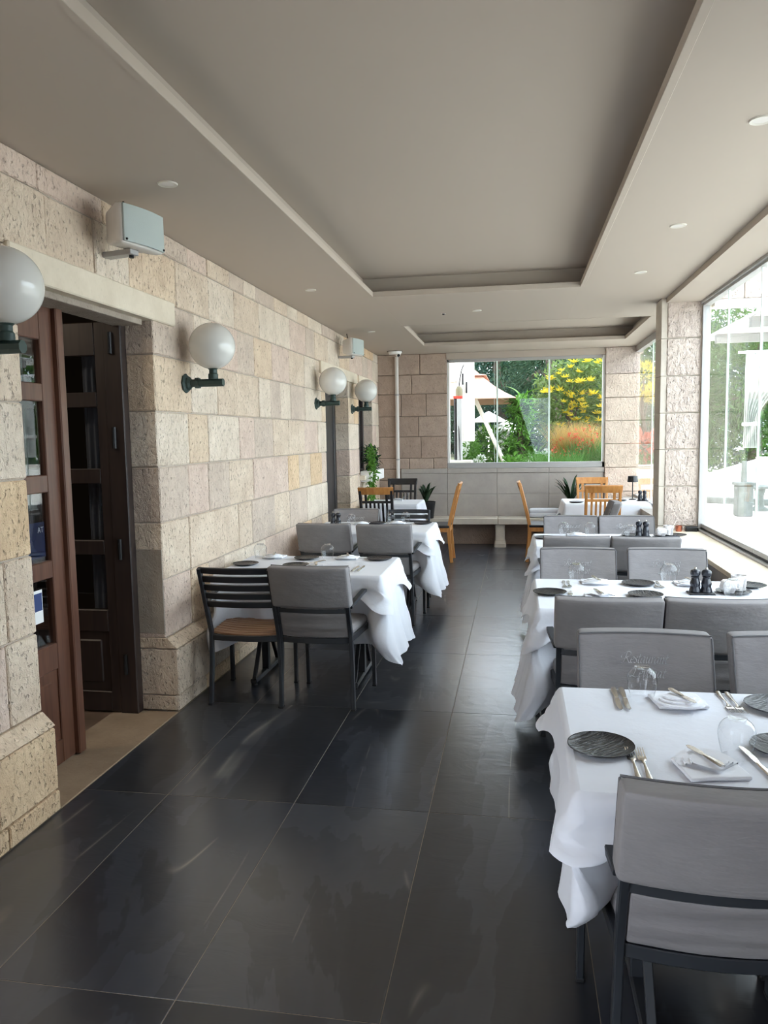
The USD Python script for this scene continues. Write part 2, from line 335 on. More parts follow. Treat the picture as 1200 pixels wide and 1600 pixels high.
# ---- coursed stone laid into a wall. axis 'y': wall runs along y facing +x; axis 'x': runs along x facing -y
def lay(parent, axis, face, depth, u0, u1, courses, holes, wmin, wmax, mats, seed, gap=0.007, proud=0.004, joints=None, bev=0.006):
    r = random.Random(seed)
    for k, (z0, z1) in enumerate(zip(courses, courses[1:])):
        spans = [(u0, u1)]
        for (a, b, c, d) in holes:
            if min(z1, d) - max(z0, c) < 0.5*(z1-z0): continue
            spans = [s for q in spans for s in ((q[0], min(q[1], a)), (max(q[0], b), q[1])) if s[1]-s[0] > 0.02]
        for (a, b) in spans:
            u = a
            while u < b - 1e-6:
                w = r.uniform(wmin, wmax); e = u + w
                if b - e < wmin*0.6: e = b
                o = r.uniform(-proud, proud); g = gap/2
                if axis == 'y': m = box(face-depth, face+o, u+g, e-g, z0+g, z1-g, bev)
                else: m = box(u+g, e-g, face-o, face+depth, z0+g, z1-g, bev)
                obj('stone', m, r.choice(mats), parent, smooth=False)
                u = e
wl = thing('wall_left', 'coursed cream and pink limestone wall with doorways', kind='structure')
COURSE = [0.44, 0.787, 1.125, 1.448, 1.768, 2.09, 2.40, 2.68, ZC]
HOLES = [(2.92, 4.12, 0, 2.40), (8.08, 9.24, 0, 2.36), (9.84, 10.80, 1.10, 2.36)]
WM = ['stone_cream', 'stone_cream', 'stone_pink', 'stone_pink', 'stone_grey', 'stone_grey', 'stone_pale', 'stone_pale', 'stone_cream', 'stone_sand', 'stone_ochre', 'stone_pale', 'stone_pink']
lay(wl, 'y', XW, 0.21, 0.4, 11.3, COURSE, HOLES, 0.26, 0.58, WM, 3)
# projecting plinth: base course, block course, sloping cap
for (a, b) in ((0.4, 2.92), (4.12, 8.08), (9.24, 11.3)):
    lay(wl, 'y', -1.967, 0.27, a, b, [0.0, 0.095, 0.375], [], 0.3, 0.62, ['stone_sand', 'stone_cream', 'stone_ochre', 'stone_pale'], int(a*10))
    u = a; r = random.Random(int(a*7)+1)
    while u < b-1e-6:
        e = u + r.uniform(0.4, 0.75)
        if b-e < 0.25: e = b
        v, f = box(-2.24, -1.967, u+0.003, e-0.003, 0.379, 0.44, 0.004)
        v = v.copy(); s = (v[:, 0] > -2.0) & (v[:, 2] > 0.41); v[s, 0] = XW+0.006
        obj('cap_stone', (v, f), r.choice(['stone_ochre', 'stone_sand', 'stone_cream']), wl, smooth=False); u = e
for (a, b, c, d) in ((0.3, 2.91, 0, 2.8), (4.135, 8.07, 0, 2.8), (9.255, 9.83, 0, 2.8), (10.815, 11.5, 0, 2.8), (2.91, 4.135, 2.29, 2.8), (8.07, 9.255, 2.29, 2.8), (9.83, 10.815, 2.29, 2.8), (9.83, 10.815, 0, 1.04)):
    obj('mortar_bed', box(-2.235, XW-0.011, a, b, c, d, 0.0005), 'mortar', wl, smooth=False)
for (a, b, z0, z1) in ((2.86, 4.38, 2.275, 2.412), (7.86, 9.70, 2.275, 2.405), (9.82, 11.05, 2.275, 2.40)):
    obj('lintel', box(-2.22, XW+0.022, a, b, z0, z1, 0.006), 'stone_lintel', wl, smooth=False)
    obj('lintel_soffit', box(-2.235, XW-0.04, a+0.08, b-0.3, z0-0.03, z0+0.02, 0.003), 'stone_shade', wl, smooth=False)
obj('threshold', box(-2.36, -1.972, 2.93, 4.11, -0.05, 0.004, 0.003), 'stone_slab', wl, smooth=False)
obj('threshold', box(-2.36, -1.972, 8.09, 9.23, -0.05, 0.004, 0.003), 'stone_slab', wl, smooth=False)
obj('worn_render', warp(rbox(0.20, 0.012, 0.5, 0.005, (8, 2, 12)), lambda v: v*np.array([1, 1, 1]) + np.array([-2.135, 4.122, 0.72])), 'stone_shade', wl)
# ---- interior behind the doorways
ir = thing('wall_interior', 'dim unlit interior room behind the doorways', kind='structure')
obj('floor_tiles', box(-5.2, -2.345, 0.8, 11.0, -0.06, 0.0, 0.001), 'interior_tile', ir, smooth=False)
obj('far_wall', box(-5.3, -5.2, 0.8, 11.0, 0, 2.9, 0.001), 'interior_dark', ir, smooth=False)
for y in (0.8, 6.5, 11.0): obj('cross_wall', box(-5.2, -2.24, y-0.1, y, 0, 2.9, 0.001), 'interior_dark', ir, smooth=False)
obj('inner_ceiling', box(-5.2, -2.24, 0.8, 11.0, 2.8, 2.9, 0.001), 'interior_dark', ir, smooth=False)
lampi = thing('interior_lamp', 'plain round ceiling lamp inside the dim interior room', 'lamp', (-3.6, 3.1, 2.8)); obj('diffuser', lathe([(0, -0.08), (0.12, -0.07), (0.16, -0.03), (0.16, 0.0), (0, 0)], 20), 'lamp_glow', lampi)
# ---- door leaves (local: leaf spans u from 0 to w along +y, thickness along x)
def leaf(parent, w, wood, panes=4, z1=2.27, glass='door_pane', st=0.105):
    t = 0.045
    p = parent
    obj('stile', box(-t/2, t/2, 0, st, 0.01, z1, 0.004), wood, p); obj('stile', box(-t/2, t/2, w-st, w, 0.01, z1, 0.004), wood, p)
    zs = [0.62, 1.03, 1.445, 1.88]
    for k, z in enumerate(zs + [z1-0.1]): obj('rail', box(-t/2, t/2, st, w-st, z-0.085 if k else z-0.13, z if k < 4 else z1, 0.004), wood, p)
    obj('bottom_rail', box(-t/2, t/2, st, w-st, 0.01, 0.13, 0.004), wood, p)
    obj('panel', box(-t/4, t/4, st-0.01, w-st+0.01, 0.12, 0.5, 0.004), wood, p)
    obj('raised_field', box(-t/2+0.004, t/2-0.004, st+0.05, w-st-0.05, 0.18, 0.44, 0.01), wood, p)
    for k, z in enumerate(zs):
        zt = (zs+[z1])[k+1] - (0.085 if k < 3 else 0.1)
        obj('pane', box(-0.003, 0.003, st-0.005, w-st+0.005, z-0.005, zt+0.005, 0.0005), glass, p, smooth=False)
d1 = thing('door_1', 'brown wooden double door with stacked glass panes', loc=(-2.25, 2.95, 0), kind='structure')
leaf(d1, 0.51, 'brown_wood')
obj('astragal', box(-0.03, 0.05, 0.505, 0.565, 0.01, 2.27, 0.006), 'brown_wood', d1)
obj('frame_head', box(-0.05, 0.05, -0.03, 1.16, 2.27, 2.33, 0.004), 'dark_wood', d1)
obj('frame_jamb', box(-0.05, 0.06, 1.10, 1.165, 0.0, 2.3, 0.006), 'dark_wood', d1)
obj('frame_jamb', box(-0.05, 0.06, -0.04, 0.0, 0.0, 2.3, 0.006), 'dark_wood', d1)
# notices inside the panes
obj('notice', box(-0.0045, -0.0035, 0.17, 0.395, 1.05, 1.22, 0.0002), 'print_blue', d1, smooth=False, label='dark notice with white letters behind the pane')
for k, (s, h) in enumerate((('AT', 0.026),)):
    m = meshkit.text_mesh(s, h, 0.0006); v = np.array(m.vertices); v = v - v.mean(0); w_ = v[:, 0].max()
    P = np.stack([0*v[:, 0] - 0.0028 + v[:, 2], 0.385-w_+v[:, 0], 1.185-0.045*k+v[:, 1]], 1)
    if s == 'AT': obj('notice_letters', (P, np.array(m.faces)), 'print_white', d1, smooth=False)
obj('sticker', box(0.0035, 0.0045, 0.24, 0.335, 0.74, 0.90, 0.0002), 'print_white', d1, smooth=False)
obj('sticker', box(0.0046, 0.0054, 0.27, 0.33, 0.80, 0.885, 0.0002), 'print_blue', d1, smooth=False)
# right leaf, swung fully inward
d2 = thing('door_2', 'dark wooden door leaf swung open into the dim room', loc=(-2.285, 4.075, 0), rz=90, kind='structure')
leaf(d2, 0.60, 'dark_wood', st=0.07)
for z in (0.3, 0.98, 1.62, 2.15):
    obj('hinge', mv(lathe([(0, -0.06), (0.012, -0.06), (0.012, 0.06), (0, 0.06)], 8), (-0.03, -0.03, z)), 'black_plastic', d2)
obj('seal_strip', box(-0.012, 0.012, -0.045, -0.012, 0.02, 2.25, 0.003), 'plastic_white', d2)
cu = obj('curtain', warp(rbox(0.085, 0.03, 2.2, 0.012, (24, 2, 2)), lambda v: v + np.stack([0*v[:, 0]-2.452, 4.16+0.008*np.sin(v[:, 0]*160), 0*v[:, 0]+1.12], 1)), 'curtain_grey')
tag(cu, 'narrow grey curtain hanging behind the open dark door leaf', 'curtain')
# second doorway, closed dark door
d3 = thing('door_3', 'dark closed door in the second doorway', loc=(-2.215, 8.10, 0), kind='structure')
leaf(d3, 0.56, 'black_wood')
for (a, b) in ((0.57, 1.12),):
    obj('stile', box(-0.022, 0.022, a, a+0.1, 0.01, 2.27, 0.004), 'black_wood', d3); obj('stile', box(-0.022, 0.022, b-0.1, b, 0.01, 2.27, 0.004), 'black_wood', d3)
    obj('panel', box(-0.012, 0.012, a+0.09, b-0.09, 0.02, 2.27, 0.002), 'black_wood', d3)
# window 3 in left wall
w3 = thing('window_3', 'small dark window above the planter', loc=(0, 0, 0), kind='structure')
for (a, b, c, d) in ((9.84, 9.89, 1.1, 2.28), (10.75, 10.8, 1.1, 2.28), (9.89, 10.75, 1.1, 1.16), (9.89, 10.75, 2.2, 2.28), (10.29, 10.35, 1.16, 2.2)):
    obj('frame', box(-2.21, -2.16, a, b, c, d, 0.004), 'dark_wood', w3)
for (a, b) in ((9.89, 10.29), (10.35, 10.75)): obj('pane', box(-2.19, -2.184, a, b, 1.16, 2.2, 0.0005), 'door_pane', w3, smooth=False)
obj('sill', box(-2.2, -1.95, 9.78, 10.82, 1.04, 1.10, 0.006), 'stone_lintel', w3)

# ---- back wall
wb = thing('wall_back', 'brown limestone back wall with a smooth stone dado', kind='structure')
lay(wb, 'x', YB, 0.2, -2.05, -1.01, [0.0, 0.30, 0.62, 0.95, 1.113, 1.275, 1.593, 1.893, 2.22, 2.50, ZC], [(-1.70, -1.01, 0, 1.113)], 0.3, 0.75, ['stone_back', 'stone_back_warm', 'stone_back'], 21, gap=0.009)
obj('mortar_bed', box(-2.06, -1.01, YB+0.012, YB+0.19, 0, ZC, 0.0005), 'mortar_back', wb, smooth=False)
for (a, b) in ((-1.70, -1.01), (-1.01, -0.285), (-0.285, 0.455), (0.455, 1.225)):   # dado slabs and their coping
    for (z0, z1) in ((0.0, 0.40), (0.40, 0.745), (0.745, 1.05)):
        obj('slab', box(a+0.0015, b-0.0015, YB-0.02, YB+0.15, z0+0.001, z1-0.001, 0.002), 'stone_panel' if z0 > 0 else 'stone_back_warm', wb, smooth=False)
    obj('coping', box(a+0.0015, b-0.0015, YB-0.035, YB+0.2, 1.052, 1.118, 0.004), 'stone_panel', wb, smooth=False)
obj('head_beam', box(-1.02, 1.74, YB-0.01, YB+0.2, 2.705, 2.80, 0.003), 'ceiling_paint', wb, smooth=False)
pil = thing('pillar_back', 'flat stone pilaster at the right of the garden window', kind='structure')
for z0, z1 in zip([0, 0.41, 0.777, 1.115, 1.45, 1.775, 2.098, 2.428], [0.41, 0.777, 1.115, 1.45, 1.775, 2.098, 2.428, ZC]):
    obj('stone', box(1.229, 1.69, YB-0.05, YB+0.22, z0+0.003, z1-0.003, 0.006), rng.choice(['stone_chisel', 'stone_grey', 'stone_pink']), pil, smooth=False)
# ---- stone pillar between the two glazed sides
pr = thing('pillar_right', 'square stone pillar of six rough chiselled blocks', kind='structure')
PZ = [0, 0.4, 0.737, 1.103, 1.443, 1.773, 2.106, 2.442, ZC]
for z0, z1 in zip(PZ, PZ[1:]):
    obj('stone', box(1.285, 1.63, 7.375, 7.66, z0+0.0015, z1-0.0015, 0.003), 'stone_smooth', pr, smooth=False)
    v, f = rbox(0.285, 0.03, z1-z0-0.012, 0.008, (16, 1, 18))
    v = v + np.array([1.481, 7.383, (z0+z1)/2]); q = meshkit.fbm(v*26.0, 3, seed=int(z0*10))
    fr = v[:, 1] < 7.372; v[fr, 1] += -0.022*(q[fr]-0.42)
    obj('bossed_face', (v, f), 'stone_chisel', pr, smooth=50)
# ---- ceiling: soffit at 2.80, two raised trays with a thin lip
ce = thing('ceiling', 'taupe painted ceiling with two recessed trays', kind='structure')
TR = [(-1.225, 0.515, -0.9, 6.62), (-1.225, 1.37, 8.44, 10.36)]
def soff(x0, x1, y0, y1): obj('soffit', box(x0, x1, y0, y1, ZC, ZC+0.035, 0.0005), 'ceiling_paint', ce, smooth=False)
soff(-2.25, -1.225, -2.0, 11.5); soff(0.515, 1.33, -2.0, 8.44); soff(-1.225, 0.515, -2.0, -0.9); soff(-1.225, 0.515, 6.62, 8.44); soff(1.37, 1.74, 7.6, 11.5); soff(-1.225, 1.37, 10.36, 11.5); soff(1.33, 1.37, 7.6, 8.44)
obj('soffit', box(1.33, 1.72, 7.37, 7.6, ZC, ZC+0.035, 0.0005), 'ceiling_paint', ce, smooth=False)
for (x0, x1, y0, y1) in TR:
    g, h = 0.10, 0.17     # the tray walls stand back behind the lip
    obj('tray_panel', box(x0-g, x1+g, y0-g, y1+g, ZC+h, ZC+h+0.03, 0.0005), 'ceiling_paint', ce, smooth=False)
    for q in (box(x0-g-0.02, x0-g, y0-g, y1+g, ZC+0.03, ZC+h, 0.0005), box(x1+g, x1+g+0.02, y0-g, y1+g, ZC+0.03, ZC+h, 0.0005), box(x0-g, x1+g, y0-g-0.02, y0-g, ZC+0.03, ZC+h, 0.0005), box(x0-g, x1+g, y1+g, y1+g+0.02, ZC+0.03, ZC+h, 0.0005)):
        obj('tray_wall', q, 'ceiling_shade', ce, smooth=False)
    for q in (box(x0-0.03, x0+0.004, y0, y1, ZC-0.002, ZC+0.042, 0.002), box(x1-0.004, x1+0.03, y0, y1, ZC-0.002, ZC+0.042, 0.002), box(x0, x1, y0-0.03, y0+0.004, ZC-0.002, ZC+0.042, 0.002), box(x0, x1, y1-0.004, y1+0.03, ZC-0.002, ZC+0.042, 0.002)):
        obj('tray_lip', q, 'ceiling_paint', ce, smooth=False)
obj('dropped_edge', box(1.325, 1.74, -2.0, 7.372, ZC-0.045, ZC+0.03, 0.001), 'ceiling_paint', ce, smooth=False)
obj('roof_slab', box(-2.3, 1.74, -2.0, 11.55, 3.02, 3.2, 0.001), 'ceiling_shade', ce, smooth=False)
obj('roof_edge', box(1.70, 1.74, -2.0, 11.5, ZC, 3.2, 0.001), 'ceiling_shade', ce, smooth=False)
# ---- right side: low wall with a stone ledge and sliding glass above
wr = thing('wall_right', 'low wall with pale stone ledge under the sliding glass', kind='structure')
obj('low_wall', box(1.40, 1.72, -2.0, 7.374, 0, 0.665, 0.002), 'stone_panel', wr, smooth=False)
for k in range(8):
    obj('ledge_slab', box(1.335, 1.72, -2.0+1.17*k+0.001, -2.0+1.17*(k+1)-0.001, 0.665, 0.700, 0.003), 'stone_lintel', wr, smooth=False)
obj('wall_panel', box(1.60, 1.72, -2.0, 2.34, 0.70, 2.80, 0.002), 'stone_panel', wr, smooth=False)
w1 = thing('window_1', 'frameless sliding glass wall along the right side', kind='structure')
obj('head_track', box(1.615, 1.70, 2.34, 7.372, 2.735, 2.765, 0.002), 'alu_grey', w1); obj('head_track', box(1.635, 1.70, 2.34, 7.372, 2.715, 2.74, 0.002), 'alu_grey', w1)
obj('sill_track', box(1.625, 1.70, 2.34, 7.372, 0.698, 0.716, 0.002), 'alu_grey', w1); obj('sill_track', box(1.655, 1.672, 2.34, 7.372, 0.71, 0.735, 0.002), 'rubber_black', w1)
obj('side_post', box(1.632, 1.69, 7.34, 7.374, 0.71, 2.74, 0.002), 'alu_grey', w1)
YJ = [7.34, 6.60, 5.75, 4.90, 4.05, 3.2, 2.35, 1.5, 0.65, -0.2, -1.05, -1.95]
for k, (b, a) in enumerate(zip(YJ[:7], YJ[1:7])):
    o = 0.0
    obj('pane', box(1.658+o, 1.668+o, a+0.004, b-0.004, 0.735, 2.72, 0.0008), 'pane_green', w1, smooth=False)
    obj('edge_seal', box(1.655+o, 1.671+o, a-0.004, a+0.004, 0.735, 2.72, 0.001), 'glass_edge', w1, smooth=False)
    obj('bottom_rail', box(1.654, 1.672, a+0.005, b-0.005, 0.732, 0.765, 0.002), 'alu_grey', w1)
# ---- garden window in the back wall
w2 = thing('window_2', 'wide garden window of three glass panes', kind='structure')
obj('frame_left', box(-1.01, -0.975, YB+0.02, YB+0.1, 1.12, 2.70, 0.003), 'alu_white', w2); obj('frame_right', box(1.195, 1.229, YB+0.0, YB+0.1, 1.12, 2.70, 0.003), 'alu_white', w2)
obj('frame_head', box(-1.01, 1.229, YB+0.02, YB+0.1, 2.665, 2.705, 0.003), 'alu_grey', w2); obj('frame_sill', box(-1.01, 1.229, YB-0.0, YB+0.1, 1.12, 1.20, 0.003), 'alu_grey', w2)
for (a, b) in ((-0.975, -0.285), (-0.285, 0.455), (0.455, 1.195)):
    obj('pane', box(a+0.004, b-0.004, YB+0.055, YB+0.063, 1.19, 2.67, 0.0008), 'pane_clear', w2, smooth=False)
for x in (-0.285, 0.455):
    obj('edge_seal', box(x-0.012, x+0.012, YB+0.05, YB+0.068, 1.19, 2.67, 0.002), 'glass_edge', w2, smooth=False)
obj('edge_seal', box(-0.33, -0.325, YB+0.05, YB+0.068, 1.19, 2.67, 0.001), 'glass_edge', w2, smooth=False)
# glass beyond the pillar
w4 = thing('window_4', 'side glazing between the stone pillar and the pilaster', kind='structure')
for (a, b) in ((7.68, 8.88), (8.88, 10.08), (10.08, 11.26)): obj('pane', box(1.662, 1.670, a+0.004, b-0.004, 0.735, 2.72, 0.0008), 'pane_green', w4, smooth=False)
for y in (8.88, 10.08): obj('edge_seal', box(1.660, 1.672, y-0.004, y+0.004, 0.735, 2.72, 0.001), 'glass_edge', w4, smooth=False)
obj('head_track', box(1.63, 1.70, 7.66, 11.27, 2.715, 2.80, 0.002), 'alu_grey', w4); obj('sill_track', box(1.63, 1.70, 7.66, 11.27, 0.698, 0.735, 0.002), 'alu_grey', w4)
obj('low_wall', box(1.45, 1.72, 7.662, 11.268, 0, 0.70, 0.003), 'stone_panel', w4, smooth=False)
# ---- end wall behind the camera with a wide open doorway
we = thing('wall_rear', 'end wall behind the viewer with a tall opening', kind='structure')
for (a, b, c, d) in ((-2.25, 0.08, 0, 2.8), (1.02, 1.74, 0, 2.8), (0.08, 1.02, 0, 0.98), (0.08, 1.02, 2.74, 2.8)):
    obj('wall_panel', box(a, b, -2.15, -2.0, c, d, 0.002), 'stone_panel', we, smooth=False)

obj('wall_panel', (np.array([(x, y, z) for y in (-2.15, -2.0) for x, z in ((0.08, 0.98), (0.56, 0.98), (0.08, 2.5))]), np.array([(0, 1, 2), (3, 5, 4), (0, 3, 4), (0, 4, 1), (1, 4, 5), (1, 5, 2), (2, 5, 3), (2, 3, 0)])), 'stone_panel', we, smooth=False)

nb = thing('neighbour_house', 'pale rendered house wall behind the viewer', kind='structure')
obj('wall_panel', box(-4.0, 6.0, -7.3, -7.0, -0.1, 6.0, 0.01), 'render_pale', nb, smooth=False); obj('roof_edge', box(-4.2, 6.2, -7.5, -6.8, 6.0, 6.2, 0.01), 'stone_smooth', nb, smooth=False)

# ============================================================ FURNITURE
# ---- broad-nib italic lettering: strokes in x-height units, drawn as ribbons
GL = {'R': ([[(-.25, .8), (-.4, 1.1), (-.1, 1.5), (.5, 1.85), (1.05, 1.75), (1.15, 1.4), (.9, 1.05), (.5, .95)], [(.5, 1.75), (.38, 1.0), (.2, .25), (-.05, -.03), (-.25, .1)], [(.5, .95), (.85, .45), (1.2, .02), (1.55, .12)]], 1.3),
      'e': ([[(.08, .5), (.5, .6), (.58, .88), (.36, 1.0), (.1, .7), (.08, .25), (.3, 0), (.65, .2)]], .66), 's': ([[(.5, .88), (.3, 1.0), (.14, .8), (.4, .45), (.4, .12), (.2, 0), (0, .12)]], .56),
      't': ([[(.3, 1.5), (.2, .8), (.15, .2), (.3, 0), (.52, .15)], [(0, 1.0), (.48, 1.02)]], .52), 'a': ([[(.62, .95), (.32, 1.0), (.08, .6), (.1, .1), (.3, .02), (.55, .5), (.66, 1.0)], [(.66, 1.0), (.58, .3), (.66, .02), (.88, .2)]], .88),
      'u': ([[(0, .8), (.15, 1.0), (.12, .4), (.2, .03), (.45, .2), (.62, 1.0)], [(.62, 1.0), (.55, .25), (.65, 0), (.86, .2)]], .86), 'r': ([[(0, .8), (.15, 1.0), (.12, 0)], [(.13, .6), (.35, .95), (.56, .92)]], .58),
      'n': ([[(0, .8), (.15, 1.0), (.1, 0)], [(.12, .55), (.35, .95), (.54, .88), (.5, .2), (.6, 0), (.8, .2)]], .82), 'L': ([[(1.0, 1.5), (.85, 1.85), (.55, 1.6), (.45, .9), (.25, .2), (-.1, .03), (-.25, .25), (.1, .25), (.7, 0), (1.25, .14)]], 1.2),
      'v': ([[(0, .82), (.15, 1.0), (.22, .1), (.3, 0), (.58, .55), (.64, 1.0)]], .72)}
def script_text(word, unit, nib=0.15):
    out, x = [], 0.0
    for ch in word:
        strokes, w = GL[ch]
        for s in strokes:
            p = crom(s, 5); d = np.array([math.cos(0.75), math.sin(0.75)])*nib/2
            a, b = p+d+[x, 0], p-d+[x, 0]
            P = np.stack([a, b], 1); P[..., 0] += 0.28*P[..., 1]
            v, f = grid(np.concatenate([P, np.zeros(P.shape[:2]+(1,))], -1)); out.append((v, np.vstack([f, f[:, ::-1]])))
        x += w
    v, f = cat(*out)
    v = v - [x/2, 0, 0]
    return v*unit, f
# ---- dark metal stacking armchairs; +y is the way the sitter looks
def back_y(z): return -0.20 - 0.36*(np.maximum(z, 0.44)-0.44)
def bow(x): return 0.028*(1-(x/0.22)**2)
def chair_frame(c, slats=False):
    bar = rect(0.030, 0.020)
    for s in (-1, 1):
        zz = np.linspace(0.44, 0.86, 6)
        up = [(s*0.222, -0.235, 0.0), (s*0.216, -0.212, 0.25)] + [(s*0.211, back_y(z)-0.014, z) for z in zz]
        obj('rear_leg', sweep(up, rect(0.022, 0.034), (0, 1, 0.01)), 'frame_dark', c)
        fr = [(s*0.262, 0.232, 0.0), (s*0.258, 0.222, 0.40), (s*0.256, 0.216, 0.60)]
        obj('front_leg', sweep(fr, rect(0.022, 0.034), (0, 1, 0.01)), 'frame_dark', c)
        arm = crom([(s*0.256, 0.216, 0.595), (s*0.255, 0.205, 0.645), (s*0.253, 0.165, 0.668), (s*0.246, 0.0, 0.668), (s*0.238, -0.14, 0.655), (s*0.217, -0.262, 0.625)], 4)
        obj('armrest', sweep(arm, rect(0.034, 0.018), (0, 0.3, 1)), 'frame_dark', c)
        obj('side_rail', sweep([(s*0.250, 0.222, 0.425), (s*0.214, -0.20, 0.425)], rect(0.018, 0.035), (0, 0, 1)), 'frame_dark', c)
    x = np.linspace(-0.215, 0.215, 9)
    obj('rear_rail', sweep(np.stack([x, -0.21-bow(x), 0*x+0.415], 1), rect(0.018, 0.034), (0, 0, 1)), 'frame_dark', c)
    obj('front_rail', sweep([(-0.25, 0.215, 0.42), (0.25, 0.215, 0.42)], rect(0.018, 0.034), (0, 0, 1)), 'frame_dark', c)
    for s in (-1, 1):
        for y in (-0.235, 0.232): obj('foot', cbox((s*(0.222 if y < 0 else 0.262), y, 0.006), (0.026, 0.038, 0.012), 0.003), 'rubber_black', c)
def cushion_chair(loc, rz, label, group):
    c = thing('cushioned_armchair', label, 'chair', loc, rz, group); chair_frame(c)
    x = np.linspace(-0.212, 0.212, 9)
    obj('cross_rail', sweep(np.stack([x, back_y(0.605)-0.016-bow(x), 0*x+0.612], 1), rect(0.016, 0.036), (0, 0, 1)), 'frame_dark', c)
    r = np.random.default_rng(4)
    def seatw(v):
        v = v.copy(); v[:, 2] += 0.46 + 0.010*(1-(v[:, 0]/0.24)**2)*(1-(v[:, 1]/0.22)**2); v[:, 0] *= 1 + 0.09*(v[:, 1]/0.22); v[:, 1] += 0.012
        v[:, 2] += 0.006*(meshkit.fbm(v*[9, 9, 3], 3)-0.5); return v
    obj('seat_cushion', warp(rbox(0.455, 0.44, 0.062, 0.026, (10, 10, 3)), seatw), 'fabric_grey', c)
    def backw(off, amp):
        def f(v):
            v = v.copy(); z = v[:, 2]; wr = np.clip((0.20-np.abs(v[:, 0]))/0.05, 0, 1)*amp*(meshkit.fbm(np.stack([v[:, 0]*5, v[:, 1]*0, z*26], 1), 3, seed=3)-0.5)
            v[:, 1] += back_y(z) + off - bow(v[:, 0]) + wr; return v
        return f
    def at(z0, m): m[0][:, 2] += z0; return m
    obj('back_cushion', warp(at(0.58, rbox(0.415, 0.05, 0.25, 0.022, (10, 3, 8))), backw(0.006, 0.0)), 'fabric_grey', c)
    obj('back_panel', warp(at(0.515, rbox(0.398, 0.016, 0.155, 0.007, (10, 2, 16))), backw(-0.016, 0.016)), 'fabric_grey', c)
    top = obj('back_cover', warp(at(0.753, rbox(0.466, 0.082, 0.25, 0.016, (12, 4, 10))), backw(-0.004, 0.005)), 'fabric_grey', c)
    for s in (-1, 1):
        p = [(s*0.229, back_y(z)+0.034-bow(0.229), z) for z in np.linspace(0.64, 0.87, 7)]
        obj('piping', tube(p, 0.0035, 5), 'fabric_pipe', c)
    x = np.linspace(-0.229, 0.229, 11)
    obj('piping', tube(np.stack([x, back_y(0.876)+0.034-bow(x), 0*x+0.876], 1), 0.0035, 5), 'fabric_pipe', c)
    for word, z, dx in (('Restaurant', 0.775, 0.0), ('Levanat', 0.728, 0.01)):
        v, f = script_text(word, 0.0205); z_ = z + v[:, 1]; x_ = -(v[:, 0]+dx)
        obj('embroidered_word', (np.stack([x_, back_y(z_)+0.0385-bow(x_), z_], 1), f), 'thread_silver', c, smooth=False, label=f'silver script word {word} embroidered on the cover')
    return c
cushion = Kind(cushion_chair)
def slat_chair_(loc, rz, label, group):
    c = thing('slatted_armchair', label, 'chair', loc, rz, group); chair_frame(c)
    x = np.linspace(-0.205, 0.205, 9)
    for k in range(5):
        z = 0.635 + 0.053*k; h = 0.038
        obj('back_slat', sweep(np.stack([x, back_y(z)-0.008-bow(x), 0*x+z], 1), rect(0.012, h), (0, -0.3, 1)), 'frame_dark', c)
    for k in range(9):
        y = -0.185 + 0.048*k; w = 0.212 + 0.036*(y+0.2)/0.42
        xx = np.linspace(-w, w, 7)
        obj('seat_slat', sweep(np.stack([xx, 0*xx+y-0.02*(1-(xx/w)**2)*(1 if k < 3 else 0.6), 0.444-0.012*(1-(xx/w)**2)], 1), rect(0.038, 0.014), (0, 0, 1)), 'teak', c)
    return c
slat_chair = Kind(slat_chair_)
def wood_chair(name, loc, rz, label, wood, top, seat='black_wood', group=None, cat_='chair'):
    c = thing(name, label, cat_, loc, rz, group)
    by = lambda z: -0.20 - 0.11*max(z-0.44, 0)/0.55 - 0.02*max(z-0.44, 0)**2/0.3
    for s in (-1, 1):
        p = [(s*0.185, -0.235, 0), (s*0.187, -0.205, 0.3)] + [(s*0.188, by(z), z) for z in np.linspace(0.44, 0.97, 7)]
        obj('rear_leg', sweep(p, rect(0.032, 0.040, 0.1), (0, 1, 0.01)), wood, c)
        obj('front_leg', sweep([(s*0.198, 0.19, 0), (s*0.198, 0.19, 0.44)], rect(0.036, 0.036, 0.1), (0, 1, 0), scale=[0.75, 1.0]), wood, c)
        obj('side_rail', cbox((s*0.195, -0.005, 0.415), (0.02, 0.38, 0.055), 0.003), wood, c)
    obj('front_rail', cbox((0, 0.195, 0.415), (0.37, 0.02, 0.055), 0.003), wood, c); obj('rear_rail', cbox((0, -0.205, 0.415), (0.35, 0.02, 0.055), 0.003), wood, c)
    obj('seat', warp(rbox(0.43, 0.42, 0.035, 0.014, (6, 6, 2)), lambda v: v + [0, 0.0, 0.458]), seat, c)
    x = np.linspace(-0.21, 0.21, 9)
    obj('top_rail', sweep(np.stack([x, by(0.965)-0.018*(1-(x/0.21)**2), 0*x+0.965], 1), rect(0.026, 0.088, 0.12), (0, -0.35, 1)), top, c)
    x = np.linspace(-0.17, 0.17, 5)
    obj('lower_rail', sweep(np.stack([x, 0*x+by(0.56), 0*x+0.56], 1), rect(0.018, 0.04), (0, 0, 1)), wood, c)
    obj('middle_rail', sweep(np.stack([x, 0*x+by(0.83), 0*x+0.83], 1), rect(0.018, 0.03), (0, 0, 1)), wood, c)
    for k in range(6):
        xx = -0.125 + 0.05*k
        obj('back_slat', sweep([(xx, by(z), z) for z in np.linspace(0.57, 0.82, 5)], rect(0.024, 0.010), (0, 1, 0.01)), wood, c)
    for xx in (-0.125, 0.125):
        obj('back_slat', sweep([(xx, by(z), z) for z in np.linspace(0.84, 0.93, 3)], rect(0.030, 0.010), (0, 1, 0.01)), wood, c)
    return c
G1 = 'grey cushioned armchairs'
